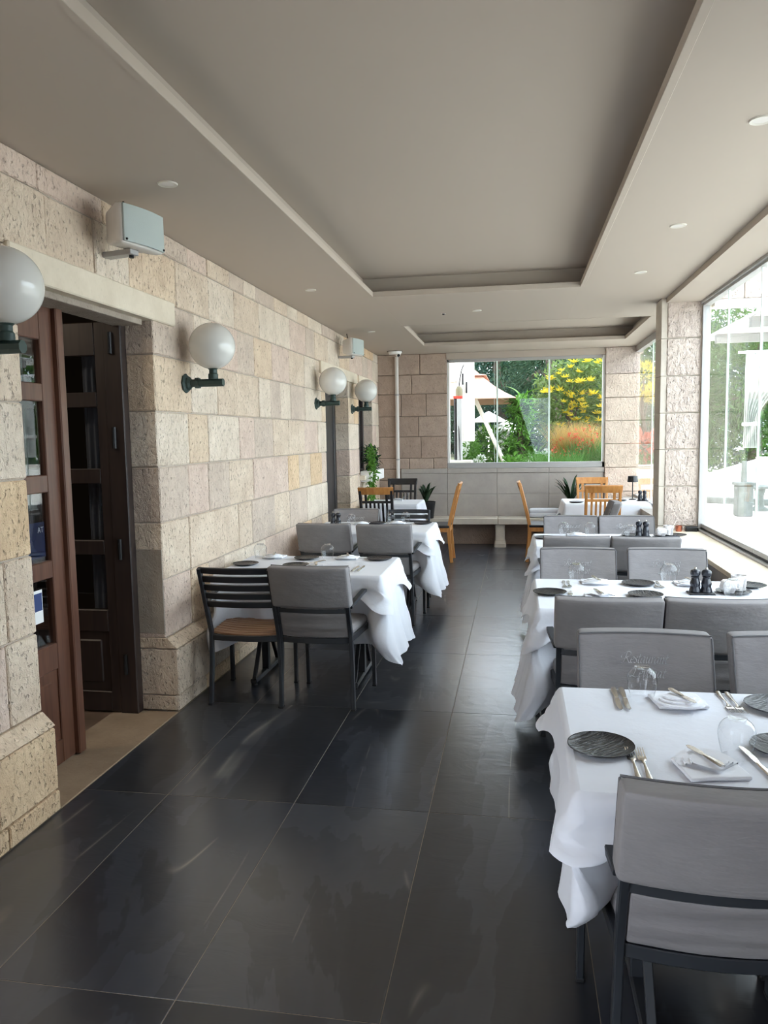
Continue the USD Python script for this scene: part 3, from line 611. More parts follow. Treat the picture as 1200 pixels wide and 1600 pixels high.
# right-hand row: table centres y 2.175, 4.15, 6.22
cushion((0.445, 1.945, 0), 0, 'grey cushioned armchair nearest the viewer, back turned, tucked under the near table')
FAR = 'grey embroidered armchair facing the viewer, '
cushion((0.452, 2.495, 0), 180, FAR + 'across the near table from the nearest chair')
cushion((0.985, 2.505, 0), 181, FAR + 'cut off by the photo edge at the near table')
cushion((0.400, 3.80, 0), 0, 'grey armchair seen from behind, aisle end of the second window-side table')
cushion((0.872, 3.81, 0), 0, 'grey armchair seen from behind, ledge end of the second window-side table')
cushion((0.378, 4.585, 0), 180, FAR + 'aisle end of the second window-side table')
cushion((0.903, 4.595, 0), 178, FAR + 'ledge end of the second window-side table')
cushion((0.416, 5.875, 0), 0, 'grey armchair seen from behind, aisle end of the third window-side table')
cushion((0.882, 5.86, 0), 0, 'grey armchair seen from behind, ledge end of the third window-side table')
cushion((0.466, 6.57, 0), 180, FAR + 'aisle end of the third window-side table')
cushion((0.938, 6.56, 0), 180, FAR + 'ledge end of the table by the pillar')
cushion((0.66, 8.35, 0), 89, 'grey armchair turned sideways behind the third window-side table, before the far corner table')
# left-hand row
slat_chair((-1.605, 4.50, 0), 0, 'dark metal armchair with slatted back and teak seat beside the stone wall')
cushion((-1.168, 4.505, 0), 0, 'grey armchair seen from behind, right of the teak slatted chair')
cushion((-1.618, 6.615, 0), 0, 'grey armchair seen from behind at the middle left table, next to the wall')
cushion((-1.088, 6.56, 0), 0, 'grey armchair seen from behind at the middle left table, beside the aisle')
cushion((-1.60, 7.22, 0), 180, 'grey armchair across the middle left table, under the black chair with orange top rail')
slat_chair((-1.08, 7.25, 0), 180, 'black slatted armchair across the middle left table, beside the orange wooden chair')
wood_chair('spindle_chair', (-1.645, 9.20, 0), 0, 'black spindle-back chair with an orange wooden top rail', 'black_wood', 'orange_wood')
wood_chair('spindle_chair', (-1.60, 10.40, 0), 180, 'all-black spindle-back chair by the back wall', 'black_wood', 'black_wood')
wood_chair('wooden_chair', (-1.05, 9.78, 0), 90, 'orange wooden chair seen side-on facing the left wall', 'orange_wood', 'orange_wood')
wood_chair('wooden_chair', (0.36, 9.90, 0), -90, 'orange wooden chair seen side-on facing the far corner table', 'orange_wood', 'orange_wood')
wood_chair('wooden_chair', (0.975, 9.37, 0), 0, 'orange wooden chair, back turned, near side of the far corner table', 'orange_wood', 'orange_wood')
wood_chair('wooden_chair', (1.0, 10.36, 0), 180, 'orange wooden chair at the far side of the corner table by the pilaster', 'orange_wood', 'orange_wood')
wood_chair('wooden_chair', (2.02, 11.75, -0.1), 195, 'orange wooden chair outside on the terrace, seen past the pilaster', 'orange_wood', 'orange_wood')

# ---- tables and their two cloths
def table(cx, cy, w, d, label):
    t = thing('dining_table', label, 'table', (cx, cy, 0))
    obj('tabletop', cbox((0, 0, 0.735), (w-0.02, d-0.02, 0.03), 0.006), 'frame_dark', t)
    for s in (-1, 1):
        obj('leg', cbox((s*(w/2-0.2), 0, 0.375), (0.045, 0.05, 0.69), 0.004), 'frame_dark', t)
        obj('foot_bar', cbox((s*(w/2-0.2), 0, 0.028), (0.045, min(d-0.2, 0.56), 0.03), 0.006), 'frame_dark', t)
        for q in (-1, 1):
            obj('brace', sweep([(s*(w/2-0.2), q*0.02, 0.40), (s*(w/2-0.2), q*min(d/2-0.12, 0.26), 0.04)], rect(0.02, 0.025), (1, 0, 0)), 'frame_dark', t)
            obj('foot', mv(lathe([(0, 0), (0.022, 0), (0.02, 0.014), (0, 0.014)], 10), (s*(w/2-0.2), q*min(d/2-0.12, 0.26), 0)), 'rubber_black', t)
    obj('stretcher', cbox((0, 0, 0.70), (w-0.5, 0.04, 0.03), 0.004), 'frame_dark', t)
    return t
def cloth(name, cx, cy, w, d, top, drop, seed, label, group, corner=1.3, amp=0.035, flare=0.05, nfold=9.0, thick_out=0.004, zmin=0.03, drops=(1, 1, 1, 1), cout=0.05, cover=True, push=(0, 0, 0, 0)):
    """drops: factor on the fall at -x, +x, -y, +y"""
    r = np.random.default_rng(seed); rad = 0.022; n = 240
    hw, hd = w/2 + thick_out, d/2 + thick_out
    segs = []
    for (sx, sy, a0) in ((1, 1, 0), (-1, 1, PI/2), (-1, -1, PI), (1, -1, 1.5*PI)):
        a = a0 + np.linspace(0, PI/2, 9); segs.append(np.stack([sx*(hw-rad)+rad*np.cos(a), sy*(hd-rad)+rad*np.sin(a), np.cos(a), np.sin(a)], 1))
    ring = []
    for k in range(4):
        ring.append(segs[k]); a, b = segs[k][-1], segs[(k+1) % 4][0]
        m = 44 if abs(a[0]-b[0]) > abs(a[1]-b[1]) else 30
        ring.append(np.linspace(a, b, m+2)[1:-1])
    Q = np.vstack(ring); p, nn = Q[:, :2], Q[:, 2:]
    nrm = nn/np.linalg.norm(nn, axis=1, keepdims=True)
    s = np.concatenate([[0], np.cumsum(np.linalg.norm(np.diff(p, axis=0), axis=1))]); N = len(p)
    dx, dy = hw-np.abs(p[:, 0]), hd-np.abs(p[:, 1]); cdist = np.maximum(dx, dy)       # distance along the edge from the nearest corner
    cw = np.exp(-(cdist/0.13)**2)
    per = s[-1]; ph = r.uniform(0, 6.28, 4)
    fold = 0.55*np.sin(2*PI*nfold*s/per*1.0+ph[0]) + 0.3*np.sin(2*PI*nfold*1.9*s/per+ph[1]) + 0.3*np.sin(2*PI*nfold*0.6*s/per+ph[2])
    fx = np.where(p[:, 0] < 0, drops[0], drops[1]); fy = np.where(p[:, 1] < 0, drops[2], drops[3])
    wt = np.abs(nrm[:, 0])/(np.abs(nrm[:, 0])+np.abs(nrm[:, 1])); side = wt*fx + (1-wt)*fy
    cus = np.exp(-cdist/0.11) if corner > 1.3 else cw
    fall = drop*side*(1 + (corner-1)*cus) * (1 + 0.03*np.sin(2*PI*3*s/per+ph[3]))
    px_ = np.where(p[:, 0] < 0, push[0], push[1]); py_ = np.where(p[:, 1] < 0, push[2], push[3]); pu = np.where(wt > 0.5, px_, py_)*np.clip(cdist/0.12, 0, 1)
    soft = np.where(pu > 0, 0.15, 1.0); pu = np.where(pu > 0, 0, pu)
    K = 15; rows = []
    top_row = np.stack([p[:, 0]-nrm[:, 0]*0.016, p[:, 1]-nrm[:, 1]*0.016, 0*s+top], 1)
    rows.append(top_row); rows.append(np.stack([p[:, 0]-nrm[:, 0]*0.004, p[:, 1]-nrm[:, 1]*0.004, 0*s+top-0.004], 1))
    tang = np.stack([-nrm[:, 1], nrm[:, 0]], 1)
    for k in range(1, K+1):
        t = k/K; e = t*fall
        out = (flare*e*(0.35+0.65*t) + (amp*(fold+0.5)*(1-0.5*cw))*t**1.1 + cout*cw*t**0.9)*soft + 0.002 + pu*e
        tw = 0.05*cw*t*np.sin(9*t+ph[0])
        xy = p + nrm*np.where(pu < 0, out, np.maximum(out, 0.001))[:, None] + tang*tw[:, None]
        z = np.maximum(top - 0.008 - t*(fall-0.008), zmin + 0.004*np.sin(20*s))
        rows.append(np.concatenate([xy, z[:, None]], 1))
    P = np.stack(rows, 0)
    v, f = grid(P, wrap_v=True); f = f[:, ::-1]
    if cover:
        # gently uneven top: nested rings to the middle
        inner = [top_row]
        for q in (0.82, 0.6, 0.35, 0.12):
            z = top + 0.0015*(meshkit.fbm(np.stack([p[:, 0]*q*4+seed, p[:, 1]*q*4, 0*s], 1), 2)-0.5)
            inner.append(np.stack([p[:, 0]*q, p[:, 1]*q, z], 1))
        v2, f2 = grid(np.stack(inner, 0), wrap_v=True)
        v3 = np.vstack([inner[-1], [[0, 0, top]]]); f3 = np.array([[j, (j+1) % N, N] for j in range(N)])
        v, f = cat((v, f), (v2, f2), (v3, f3))
    m = usdkit.mesh(stage, '/World/' + numbered('/World', name), (v + [cx, cy, 0], f), L['cloth_white'], smooth=True)
    return tag(m, label, 'tablecloth', group)
TABLES = [(0.715, 2.175, 1.14, 0.77, 'dining table under white cloth nearest the viewer'),
          (0.69, 4.13, 1.17, 0.78, 'dining table under white cloth, second along the glass wall'),
          (0.715, 6.23, 1.14, 0.76, 'dining table under white cloth, third along the glass wall by the pillar'),
          (1.07, 9.86, 0.98, 0.74, 'small dining table in the far right corner with a black lamp'),
          (-1.355, 4.90, 1.07, 0.73, 'dining table under white cloth beside the stone wall, nearest on the left'),
          (-1.335, 7.05, 1.10, 0.82, 'dining table under white cloth beside the second doorway'),
          (-1.57, 9.80, 0.68, 0.70, 'small square table below the planter window')]
WHERE = ['on the nearest table', 'on the second table along the glass', 'on the third table by the pillar', 'on the far right corner table', 'on the left table nearest the doorway', 'on the middle left table', 'on the far left table']
#            long cloth: drop, side factors, push           top cloth: drop, side factors
CL = [(0.33, (1.0, 0.8, 1.0, 0.8), (0, 1, -0.5, -0.5), 0.085, (1.0, 0.6, 1.0, 0.8)),
      (0.58, (1.0, 0.7, 0.9, 0.8), (0, 1, -0.6, -0.5), 0.15, (1.0, 0.6, 0.8, 0.7)),
      (0.58, (1.0, 0.7, 0.9, 0.8), (0, 1, -0.6, -0.5), 0.15, (1.0, 0.6, 0.8, 0.7)),
      (0.46, (1, 1, 1, 1), (0, 0, 0, 0), 0.16, (1, 1, 1, 1)),
      (0.54, (0.9, 1.0, 0.85, 0.9), (1, 0, -0.6, -0.4), 0.14, (0.6, 1.0, 0.8, 0.7)),
      (0.57, (0.9, 1.0, 0.85, 0.9), (1, 0, -0.5, -0.4), 0.13, (0.6, 1.0, 0.8, 0.7)),
      (0.46, (1, 1, 1, 1), (1, 0, 0, 0), 0.16, (0.8, 1, 1, 1))]
for k, (cx, cy_, w, d, lab) in enumerate(TABLES):
    table(cx, cy_, w, d, lab)
    ld, lf, lp, td, tf = CL[k]
    cloth('long_tablecloth', cx, cy_, w, d, 0.753, ld, 11+k, f'long white undercloth falling in folds {WHERE[k]}', None, corner=1.05, amp=[0.016, 0.024, 0.024, 0.018, 0.024, 0.024, 0.018][k], flare=[0.03, 0.16, 0.14, 0.08, 0.17, 0.17, 0.08][k], nfold=13, cover=False, drops=lf, push=lp, cout=0.008)
    cloth('top_tablecloth', cx, cy_, w, d, 0.757, td, 31+k, f'square white overcloth with pointed hanging corners {WHERE[k]}', None, corner=1.75, amp=0.006, flare=0.16, nfold=7, thick_out=0.012, drops=tf, push=tuple(min(x, 0)*0.5 if x < 0 else x for x in lp), cout=[0.035, 0.03, 0.03, 0.03, 0.03, 0.03, 0.03][k])
TOP = 0.7585

# ============================================================ ON THE TABLES
def plate_(loc, rz, label, group):
    t = thing('side_plate', label, 'plate', loc, rz, group)
    obj('dish', lathe([(0, 0), (0.058, 0), (0.064, 0.002), (0.084, 0.0095), (0.0875, 0.0125), (0.0865, 0.0138), (0.082, 0.0125), (0.066, 0.0065), (0, 0.0058)], 48), 'black_ceramic', t, smooth=40)
    obj('rim', lathe([(0.0850, 0.0105), (0.0882, 0.0122), (0.0878, 0.0142), (0.0852, 0.0138)], 48), 'black_gloss', t, smooth=40)
    return t
def fork_(loc, rz, label, group):
    t = thing('fork', label, 'fork', loc, rz, group)
    y = np.array([0.0, 0.02, 0.06, 0.105, 0.125, 0.14]); z = np.array([0.004, 0.003, 0.0035, 0.006, 0.0045, 0.003]); w = np.array([1.0, 1.15, 0.75, 0.42, 0.55, 1.5])
    obj('handle', sweep(np.stack([0*y, y, z], 1), [(-0.0075, 0), (-0.004, 0.0018), (0.004, 0.0018), (0.0075, 0), (0.004, -0.0012), (-0.004, -0.0012)], (0, 0, 1), scale=w), 'steel', t)
    obj('root', sweep([(0, 0.137, 0.003), (0, 0.158, 0.0028)], rect(0.0225, 0.0022), (0, 0, 1)), 'steel', t)
    for k in range(4):
        x = -0.0094+0.00627*k; obj('tine', sweep([(x, 0.155, 0.0028), (x, 0.18, 0.0045), (x, 0.205, 0.0085)], rect(0.0034, 0.002), (0, 0, 1), scale=[1, 0.9, 0.5]), 'steel', t)
    return t
def knife_(loc, rz, label, group):
    t = thing('table_knife', label, 'knife', loc, rz, group)
    y = np.array([0.0, 0.01, 0.05, 0.09, 0.1]); w = np.array([0.9, 1.1, 1.0, 0.75, 0.6])
    obj('handle', sweep(np.stack([0*y, y, 0*y+0.0045], 1), [(-0.0085, 0), (-0.005, 0.0035), (0.005, 0.0035), (0.0085, 0), (0.005, -0.0035), (-0.005, -0.0035)], (0, 0, 1), scale=w), 'steel', t)
    P = np.array([(-0.006, 0.098), (0.006, 0.098), (0.0095, 0.125), (0.010, 0.17), (0.007, 0.195), (0.0, 0.207), (-0.006, 0.198), (-0.006, 0.12)])
    v = np.vstack([np.c_[P, 0*P[:, :1]+0.0035], np.c_[P, 0*P[:, :1]+0.0055]]); n = len(P)
    f = [[0, k+1, k] for k in range(1, n-1)] + [[n, n+k, n+k+1] for k in range(1, n-1)]
    for k in range(n): j = (k+1) % n; f += [[k, j, n+j], [k, n+j, n+k]]
    obj('blade', (v, np.array(f)), 'steel', t, smooth=False)
    return t
def glass_(loc, rz, label, group):
    """stemless wine glass standing on its mouth"""
    t = thing('wine_tumbler', label, 'glass', loc, rz, group)
    out = crom([(0.0355, 0.0), (0.0395, 0.020), (0.0445, 0.042), (0.0465, 0.060), (0.0440, 0.078), (0.036, 0.091), (0.0265, 0.0985), (0.0235, 0.1020)], 4)
    obj('bowl', lathe([tuple(x) for x in out], 48), 'glassware', t, smooth=True)
    obj('foot', lathe([(0.0, 0.0985), (0.0225, 0.0995), (0.0245, 0.1030), (0.0240, 0.1050), (0.021, 0.1055), (0.018, 0.1040), (0, 0.1030)], 48), 'glassware', t, smooth=40)
    return t
def napkin_(loc, rz, label, group):
    t = thing('folded_napkin', label, 'napkin', loc, rz, group); K = 1.45
    def fan(v):
        v = v.copy(); v[:, 2] += 0.006 + 0.004*(meshkit.fbm(v*[30, 30, 4], 2)-0.5); return v
    obj('pocket', warp(rbox(0.105*K, 0.085*K, 0.012, 0.0055, (8, 8, 2)), fan), 'napkin_white', t)
    for k, (r0, z0, y0) in enumerate(((0.050*K, 0.014, 0.012), (0.040*K, 0.019, 0.006), (0.031*K, 0.0235, 0.0))):
        a = np.linspace(0.0, PI, 15); P = np.stack([r0*1.05*np.cos(a), y0+r0*1.15*np.sin(a), 0*a+z0+0.006*np.sin(a)], 1)
        Q = P.copy(); Q[:, 2] -= 0.007; c0 = np.array([[0, y0-0.05, z0-0.002]])
        v = np.vstack([P, Q, c0, c0-[0, 0, 0.006]]); n = len(P); f = [[2*n, j, j+1] for j in range(n-1)] + [[2*n+1, n+j+1, n+j] for j in range(n-1)]
        for j in range(n-1): f += [[j, n+j, n+j+1], [j, n+j+1, j+1]]
        obj('fold', (v, np.array(f)), 'napkin_white', t, smooth=35)
    return t
def butter_(loc, rz, label, group):
    t = thing('butter_knife', label, 'knife', loc, rz, group)
    y = np.array([0.0, 0.01, 0.04, 0.065, 0.07]); w = np.array([0.9, 1.15, 1.0, 0.75, 0.6])
    obj('handle', sweep(np.stack([0*y, y, 0*y+0.0045], 1), [(-0.0075, 0), (-0.005, 0.0035), (0.005, 0.0035), (0.0075, 0), (0.005, -0.0035), (-0.005, -0.0035)], (0, 0, 1), scale=w), 'steel', t)
    obj('blade', sweep([(0, 0.068, 0.0045), (0, 0.085, 0.0045), (0, 0.12, 0.0045), (0, 0.135, 0.0045)], rect(0.017, 0.002), (0, 0, 1), scale=[0.5, 1, 1.05, 0.4]), 'steel', t)
    return t
plate, fork, knife, tumbler, napkin, butter = map(Kind, (plate_, fork_, knife_, glass_, napkin_, butter_))
PLATES = [(0.222, 2.05, 'black textured side plate at the aisle corner of the nearest table'), (0.775, 2.43, 'black textured side plate at the nearest table, half out of the photo'), (0.70, 2.10, 'black side plate cut by the photo edge beside the big upturned glass'),
          (0.172, 4.09, 'black side plate at the aisle corner of the second table by the glass'), (0.665, 4.38, 'black side plate between two place settings, far side of the second table'), (0.655, 4.07, 'black side plate between the two chair backs, near side of the second table'), (1.24, 4.37, 'black side plate at the ledge end of the second table'),
          (0.225, 6.30, 'black side plate at the aisle corner of the third table by the glass'), (0.93, 6.47, 'black side plate in the middle of the third table by the pillar'), (1.27, 6.50, 'black side plate at the ledge end of the third table'),
          (0.72, 9.64, 'black side plate at the aisle end of the far corner table'), (1.26, 9.86, 'black side plate behind the wooden chair on the far corner table'),
          (-1.80, 4.86, 'black side plate against the stone wall on the nearest left table'), (-1.45, 5.13, 'black side plate behind the grey chair, far side of the nearest left table'), (-0.935, 5.14, 'black side plate at the aisle corner of the nearest left table'), (-1.44, 4.83, 'black side plate showing just above the nearest left grey chair'),
          (-1.345, 7.30, 'black side plate in the middle of the middle left table'), (-0.895, 7.30, 'black side plate at the aisle end of the middle left table')]
for x, y, lab in PLATES: plate((x, y, TOP), (x*977) % 360, lab, 'black side plates')
FORKS = [(0.293, 1.845, 0, 'fork nearest the aisle plate on the nearest table, the left of two'), (0.319, 1.845, 0, 'fork right of another fork beside the aisle plate on the nearest table'),
         (0.640, 2.555, 180, 'upturned fork behind the big glass on the nearest table, left of its twin'), (0.666, 2.552, 180, 'fork next to the far plate behind the big glass on the nearest table'),
         (0.262, 4.44, 180, 'fork by the aisle end at the far side of the second table, left of two'), (0.288, 4.44, 180, 'fork by the aisle glass at the far side of the second table, right of two'), (0.752, 4.47, 180, 'fork beside the middle plate on the second table, left of two'), (0.778, 4.465, 180, 'fork beside the middle plate on the second table, right of two'),
         (0.278, 3.93, 0, 'fork half hidden by the aisle chair back on the second table'), (-1.00, 5.18, 90, 'fork beside the aisle plate on the nearest left table')]
for x, y, a, lab in FORKS: fork((x, y, TOP), a, lab, 'table forks')
KNIVES = [(0.313, 2.553, 180, 'knife at the far edge of the nearest table, left of two'), (0.338, 2.555, 180, 'knife beside the small far glass on the nearest table, right of two'),
          (0.615, 1.90, 8, 'knife below the plate at the photo edge on the nearest table'), (-1.02, 4.65, 0, 'knife at the near right corner of the nearest left table'), (-0.985, 4.66, 0, 'second knife at the near right corner of the nearest left table'), (-1.30, 5.06, 150, 'knife beside the glass on the nearest left table')]
for x, y, a, lab in KNIVES: knife((x, y, TOP), a, lab, 'table knives')
GLASSES = [(0.562, 2.045, 'large upturned wine tumbler in front of the forks on the nearest table'), (0.392, 2.47, 'upturned wine tumbler before the embroidered chair at the nearest table'),
           (0.335, 4.45, 'upturned wine tumbler before the aisle embroidered chair on the second table'), (0.842, 4.47, 'upturned wine tumbler before the ledge-side embroidered chair on the second table'), (1.07, 4.03, 'upturned wine tumbler in front of the marble pots on the second table'),
           (0.388, 6.53, 'upturned wine tumbler at the aisle side of the third table'), (0.60, 6.53, 'second upturned wine tumbler from the aisle on the third table'), (0.90, 6.36, 'upturned wine tumbler before the ledge-side chair on the third table'),
           (-1.304, 5.15, 'upturned wine tumbler in the middle of the nearest left table'), (-1.79, 5.14, 'upturned wine tumbler next to the wall on the nearest left table'),
           (-1.221, 7.40, 'upturned wine tumbler before the slatted chair on the middle left table, left of two'), (-1.075, 7.39, 'upturned wine tumbler before the slatted chair on the middle left table, right of two'), (-1.58, 7.20, 'upturned wine tumbler near the pepper mill on the middle left table'), (-1.45, 10.0, 'upturned wine tumbler on the far left table')]
for x, y, lab in GLASSES: tumbler((x, y, TOP), 0, lab, 'upturned wine tumblers')
NAPS = [(0.475, 1.945, 12, 'folded white napkin with a knife in it, near side of the nearest table'), (0.495, 2.44, 188, 'folded white napkin with a knife in it, far side of the nearest table'),
        (0.435, 4.41, 180, 'folded white napkin beside the aisle glass on the second table'), (0.94, 4.41, 180, 'folded white napkin behind the pepper mill on the second table'), (0.42, 4.00, 0, 'folded white napkin at the near edge of the second table'),
        (0.485, 6.50, 180, 'folded white napkin between the glasses on the third table'), (-1.165, 5.17, 180, 'folded white napkin at the far side of the nearest left table'), (-1.70, 5.18, 180, 'folded white napkin near the wall on the nearest left table'), (-1.28, 4.75, 0, 'folded white napkin at the near edge of the nearest left table'),
        (-1.49, 7.26, 180, 'folded white napkin beside the mill on the middle left table'), (-1.15, 7.33, 180, 'folded white napkin between two glasses on the middle left table'), (-1.56, 9.97, 0, 'folded white napkin on the far left table')]
for x, y, a, lab in NAPS:
    napkin((x, y, TOP), a, lab, 'folded napkins')
    if y < 5.2:
        q = math.radians(a+14); u = np.array([-math.sin(q), math.cos(q)])
        butter((x-0.045*u[0], y-0.045*u[1], TOP+0.027), a+14, 'small knife on the ' + lab.replace(' with a knife in it,', ',').replace('folded white ', ''), 'napkin knives')
def mill_(loc, rz, label, group):
    t = thing('pepper_mill', label, 'pepper mill', loc, rz, group)
    obj('body', lathe(crom([(0.0, 0), (0.027, 0), (0.028, 0.012), (0.0235, 0.030), (0.026, 0.046), (0.0215, 0.062), (0.0185, 0.075), (0.021, 0.082), (0.0, 0.0825)], 4), 20), 'black_gloss', t)
    obj('head', lathe(crom([(0.0, 0.083), (0.019, 0.084), (0.025, 0.098), (0.0225, 0.112), (0.012, 0.119), (0.0, 0.120)], 4), 20), 'black_gloss', t)
    obj('knob', lathe([(0, 0.119), (0.006, 0.119), (0.007, 0.125), (0.004, 0.130), (0, 0.130)], 12), 'steel', t)
    return t
mill = Kind(mill_)
def tray_(loc, rz, label, group):
    t = thing('condiment_tray', label, 'tray', loc, rz, group)
    obj('slate', box(-0.062, 0.062, -0.04, 0.04, 0, 0.008, 0.002), 'black_ceramic', t); obj('edge', box(-0.065, 0.065, -0.043, 0.043, 0.0, 0.003, 0.001), 'black_gloss', t)
    return t
tray = Kind(tray_)
def jar_(loc, rz, label, group):
    t = thing('sugar_pot', label, 'pot', loc, rz, group)
    obj('body', lathe([(0, 0), (0.030, 0), (0.044, 0.030), (0.038, 0.060), (0.028, 0.066), (0.028, 0.062), (0, 0.060)], 8), 'marble_white', t, smooth=False)
    obj('handle', tube(crom([(0.036, 0, 0.052), (0.060, 0, 0.048), (0.060, 0, 0.022), (0.041, 0, 0.020)], 5), 0.004, 6, hint=(0, 1, 0)), 'marble_white', t)
    return t
def cup_(loc, rz, label, group):
    t = thing('marble_cup', label, 'cup', loc, rz, group)
    obj('body', lathe([(0, 0), (0.034, 0), (0.037, 0.03), (0.040, 0.078), (0.037, 0.078), (0.033, 0.01), (0, 0.008)], 24), 'marble_white', t)
    obj('stick', tube([(0.01, 0, 0.012), (0.062, -0.01, 0.115)], 0.0022, 6), 'pole_white', t)
    return t
jar, cup = Kind(jar_), Kind(cup_)
for (x, y, nm) in ((0.945, 4.16, 'second table'), (1.0, 6.42, 'third table by the pillar'), (1.53, 9.86, 'far corner table'), (-1.71, 7.10, 'middle left table')):
    tray((x, y, TOP), 3, f'small black slate tray under the mills on the {nm}', 'condiment trays')
    mill((x-0.027, y+0.004, TOP+0.008), 0, f'black pepper mill on the {nm}, left of its pair', 'black mills'); mill((x+0.027, y-0.002, TOP+0.008), 40, f'black salt mill on the {nm}, right of its pair', 'black mills')
for (x, y, nm) in ((1.085, 4.16, 'second table'), (1.15, 6.42, 'third table by the pillar')):
    plate((x+0.03, y+0.03, TOP), 50, f'black plate under the marble pots on the {nm}', 'black side plates')
    jar((x-0.005, y+0.0, TOP+0.0075), 0, f'faceted white marble pot on the {nm}', 'marble pots'); cup((x+0.065, y+0.07, TOP+0.0095), 20, f'white marble cup with a stirring stick on the {nm}', 'marble cups')
def desk_lamp():
    t = thing('table_lamp', 'small black table lamp with drum shade on the far corner table', 'lamp', (1.44, 10.05, TOP))
    obj('base', lathe([(0, 0), (0.045, 0), (0.045, 0.008), (0.01, 0.014), (0, 0.014)], 20), 'black_plastic', t)
    obj('pole', lathe([(0, 0.01), (0.0055, 0.01), (0.0055, 0.25), (0, 0.25)], 10), 'black_plastic', t)
    obj('shade', lathe([(0.03, 0.30), (0.058, 0.298), (0.066, 0.225), (0.062, 0.226), (0.054, 0.292), (0.0, 0.294)], 24), 'black_plastic', t)
desk_lamp()
t = thing('control_box', 'small black box lying on the stone ledge against the pillar', 'box', (1.56, 7.28, 0.7)); obj('case', box(-0.055, 0.055, -0.03, 0.03, 0, 0.04, 0.006), 'black_plastic', t); obj('lid', box(-0.05, 0.05, -0.026, 0.026, 0.04, 0.046, 0.002), 'rubber_black', t)
t = thing('copper_pot', 'small copper candle pot on the ledge by the pillar', 'candle', (1.45, 7.27, 0.7)); obj('pot', lathe([(0, 0), (0.026, 0), (0.030, 0.03), (0.030, 0.052), (0.027, 0.052), (0.026, 0.03), (0, 0.028)], 20), 'copper', t); obj('wax', lathe([(0, 0.03), (0.0265, 0.034), (0, 0.040)], 16), 'print_white', t)

# ============================================================ ON THE WALLS AND CEILING
def wall_lamp_(loc, rz, label, group):
    t = thing('globe_wall_lamp', label, 'lamp', loc, rz, group)     # local: wall at x=0, arm towards +x
    oct_ = lambda r: [(r*math.cos(PI/8+k*PI/4), r*math.sin(PI/8+k*PI/4)) for k in range(8)]
    obj('wall_plate', mv(lathe([(0, 0), (0.060, 0), (0.060, 0.010), (0.042, 0.018), (0.042, 0.030), (0.028, 0.042), (0, 0.042)], 8), ry=90), 'iron_green', t, smooth=False)
    obj('arm', sweep([(0.03, 0, 0), (0.25, 0, 0)], oct_(0.025), (0, 0, 1)), 'iron_green', t, smooth=False); obj('arm_collar', sweep([(0.07, 0, 0), (0.095, 0, 0)], oct_(0.034), (0, 0, 1)), 'iron_green', t, smooth=False)
    obj('cup', mv(lathe([(0, 0.0), (0.030, 0.0), (0.030, 0.028), (0.024, 0.036), (0.024, 0.056), (0.034, 0.066), (0.072, 0.082), (0.076, 0.090), (0.0, 0.092)], 20), (0.185, 0, 0.022)), 'iron_green', t)
    obj('globe', sph(0.140, (0.185, 0, 0.222), 4), 'opal_glass', t, smooth=True)
    return t
wall_lamp = Kind(wall_lamp_)
for y, lab in ((2.58, 'white globe wall lamp cut by the photo edge, left of the open doorway'), (4.53, 'white globe wall lamp on green iron arm, right of the open doorway'), (7.68, 'white globe wall lamp before the second doorway'), (9.42, 'white globe wall lamp nearest the planter window')):
    wall_lamp((XW, y, 1.95), 0, lab, 'globe wall lamps')
def speaker_(loc, rz, label, group):
    t = thing('wall_speaker', label, 'speaker', loc, rz, group)      # local: faces +y, wide in x
    w, h, d = 0.15, 0.095, 0.16
    def wedge(v):
        v = v.copy(); k = (v[:, 1]+d/2)/d; v[:, 0] *= 0.55+0.45*np.clip(k*1.3, 0, 1); v[:, 2] *= 0.78+0.22*np.clip(k*1.3, 0, 1); return v
    obj('cabinet', warp(rbox(2*w, d, 2*h, 0.018, (6, 6, 6)), wedge), 'plastic_white', t)
    def bowf(v):
        v = v.copy(); v[:, 1] += d/2 + 0.018*(1-(v[:, 0]/w)**2); return v
    obj('grille', warp(rbox(2*w-0.016, 0.012, 2*h-0.016, 0.005, (10, 2, 4)), bowf), 'speaker_grille', t)
    for s in (-1, 1): obj('screw', sph(0.006, (s*(w-0.02), d/2+0.012, -h+0.018), 1), 'rubber_black', t)
    obj('bracket', box(-0.03, 0.03, -0.16, 0.02, -h-0.022, -h+0.004, 0.003), 'alu_grey', t); obj('bracket_knob', mv(lathe([(0, 0), (0.012, 0), (0.012, 0.02), (0, 0.02)], 10), (0, 0.0, -h-0.035)), 'rubber_black', t)
    obj('cable', tube(crom([(-0.05, -0.06, h-0.02), (-0.055, -0.08, h+0.03), (-0.06, -0.09, 0.165)], 4), 0.005, 6), 'rubber_black', t)
    return t
spk = Kind(speaker_)
for (y, lab) in ((3.60, 'white wall speaker above the open doorway'), (8.72, 'white wall speaker above the second doorway')):
    g = spk((-1.865, y, 2.625), -104, lab, 'wall speakers')
def spot_(loc, rz, label, group):
    t = thing('ceiling_spotlight', label, 'light', loc, rz, group)
    obj('ring', lathe([(0.030, -0.004), (0.044, -0.006), (0.047, -0.001), (0.047, 0.001), (0.030, 0.0)], 24), 'lamp_disc', t); obj('diffuser', lathe([(0, -0.003), (0.0305, -0.0035), (0.031, 0.002)], 20), 'plastic_white', t)
    return t
spot = Kind(spot_)
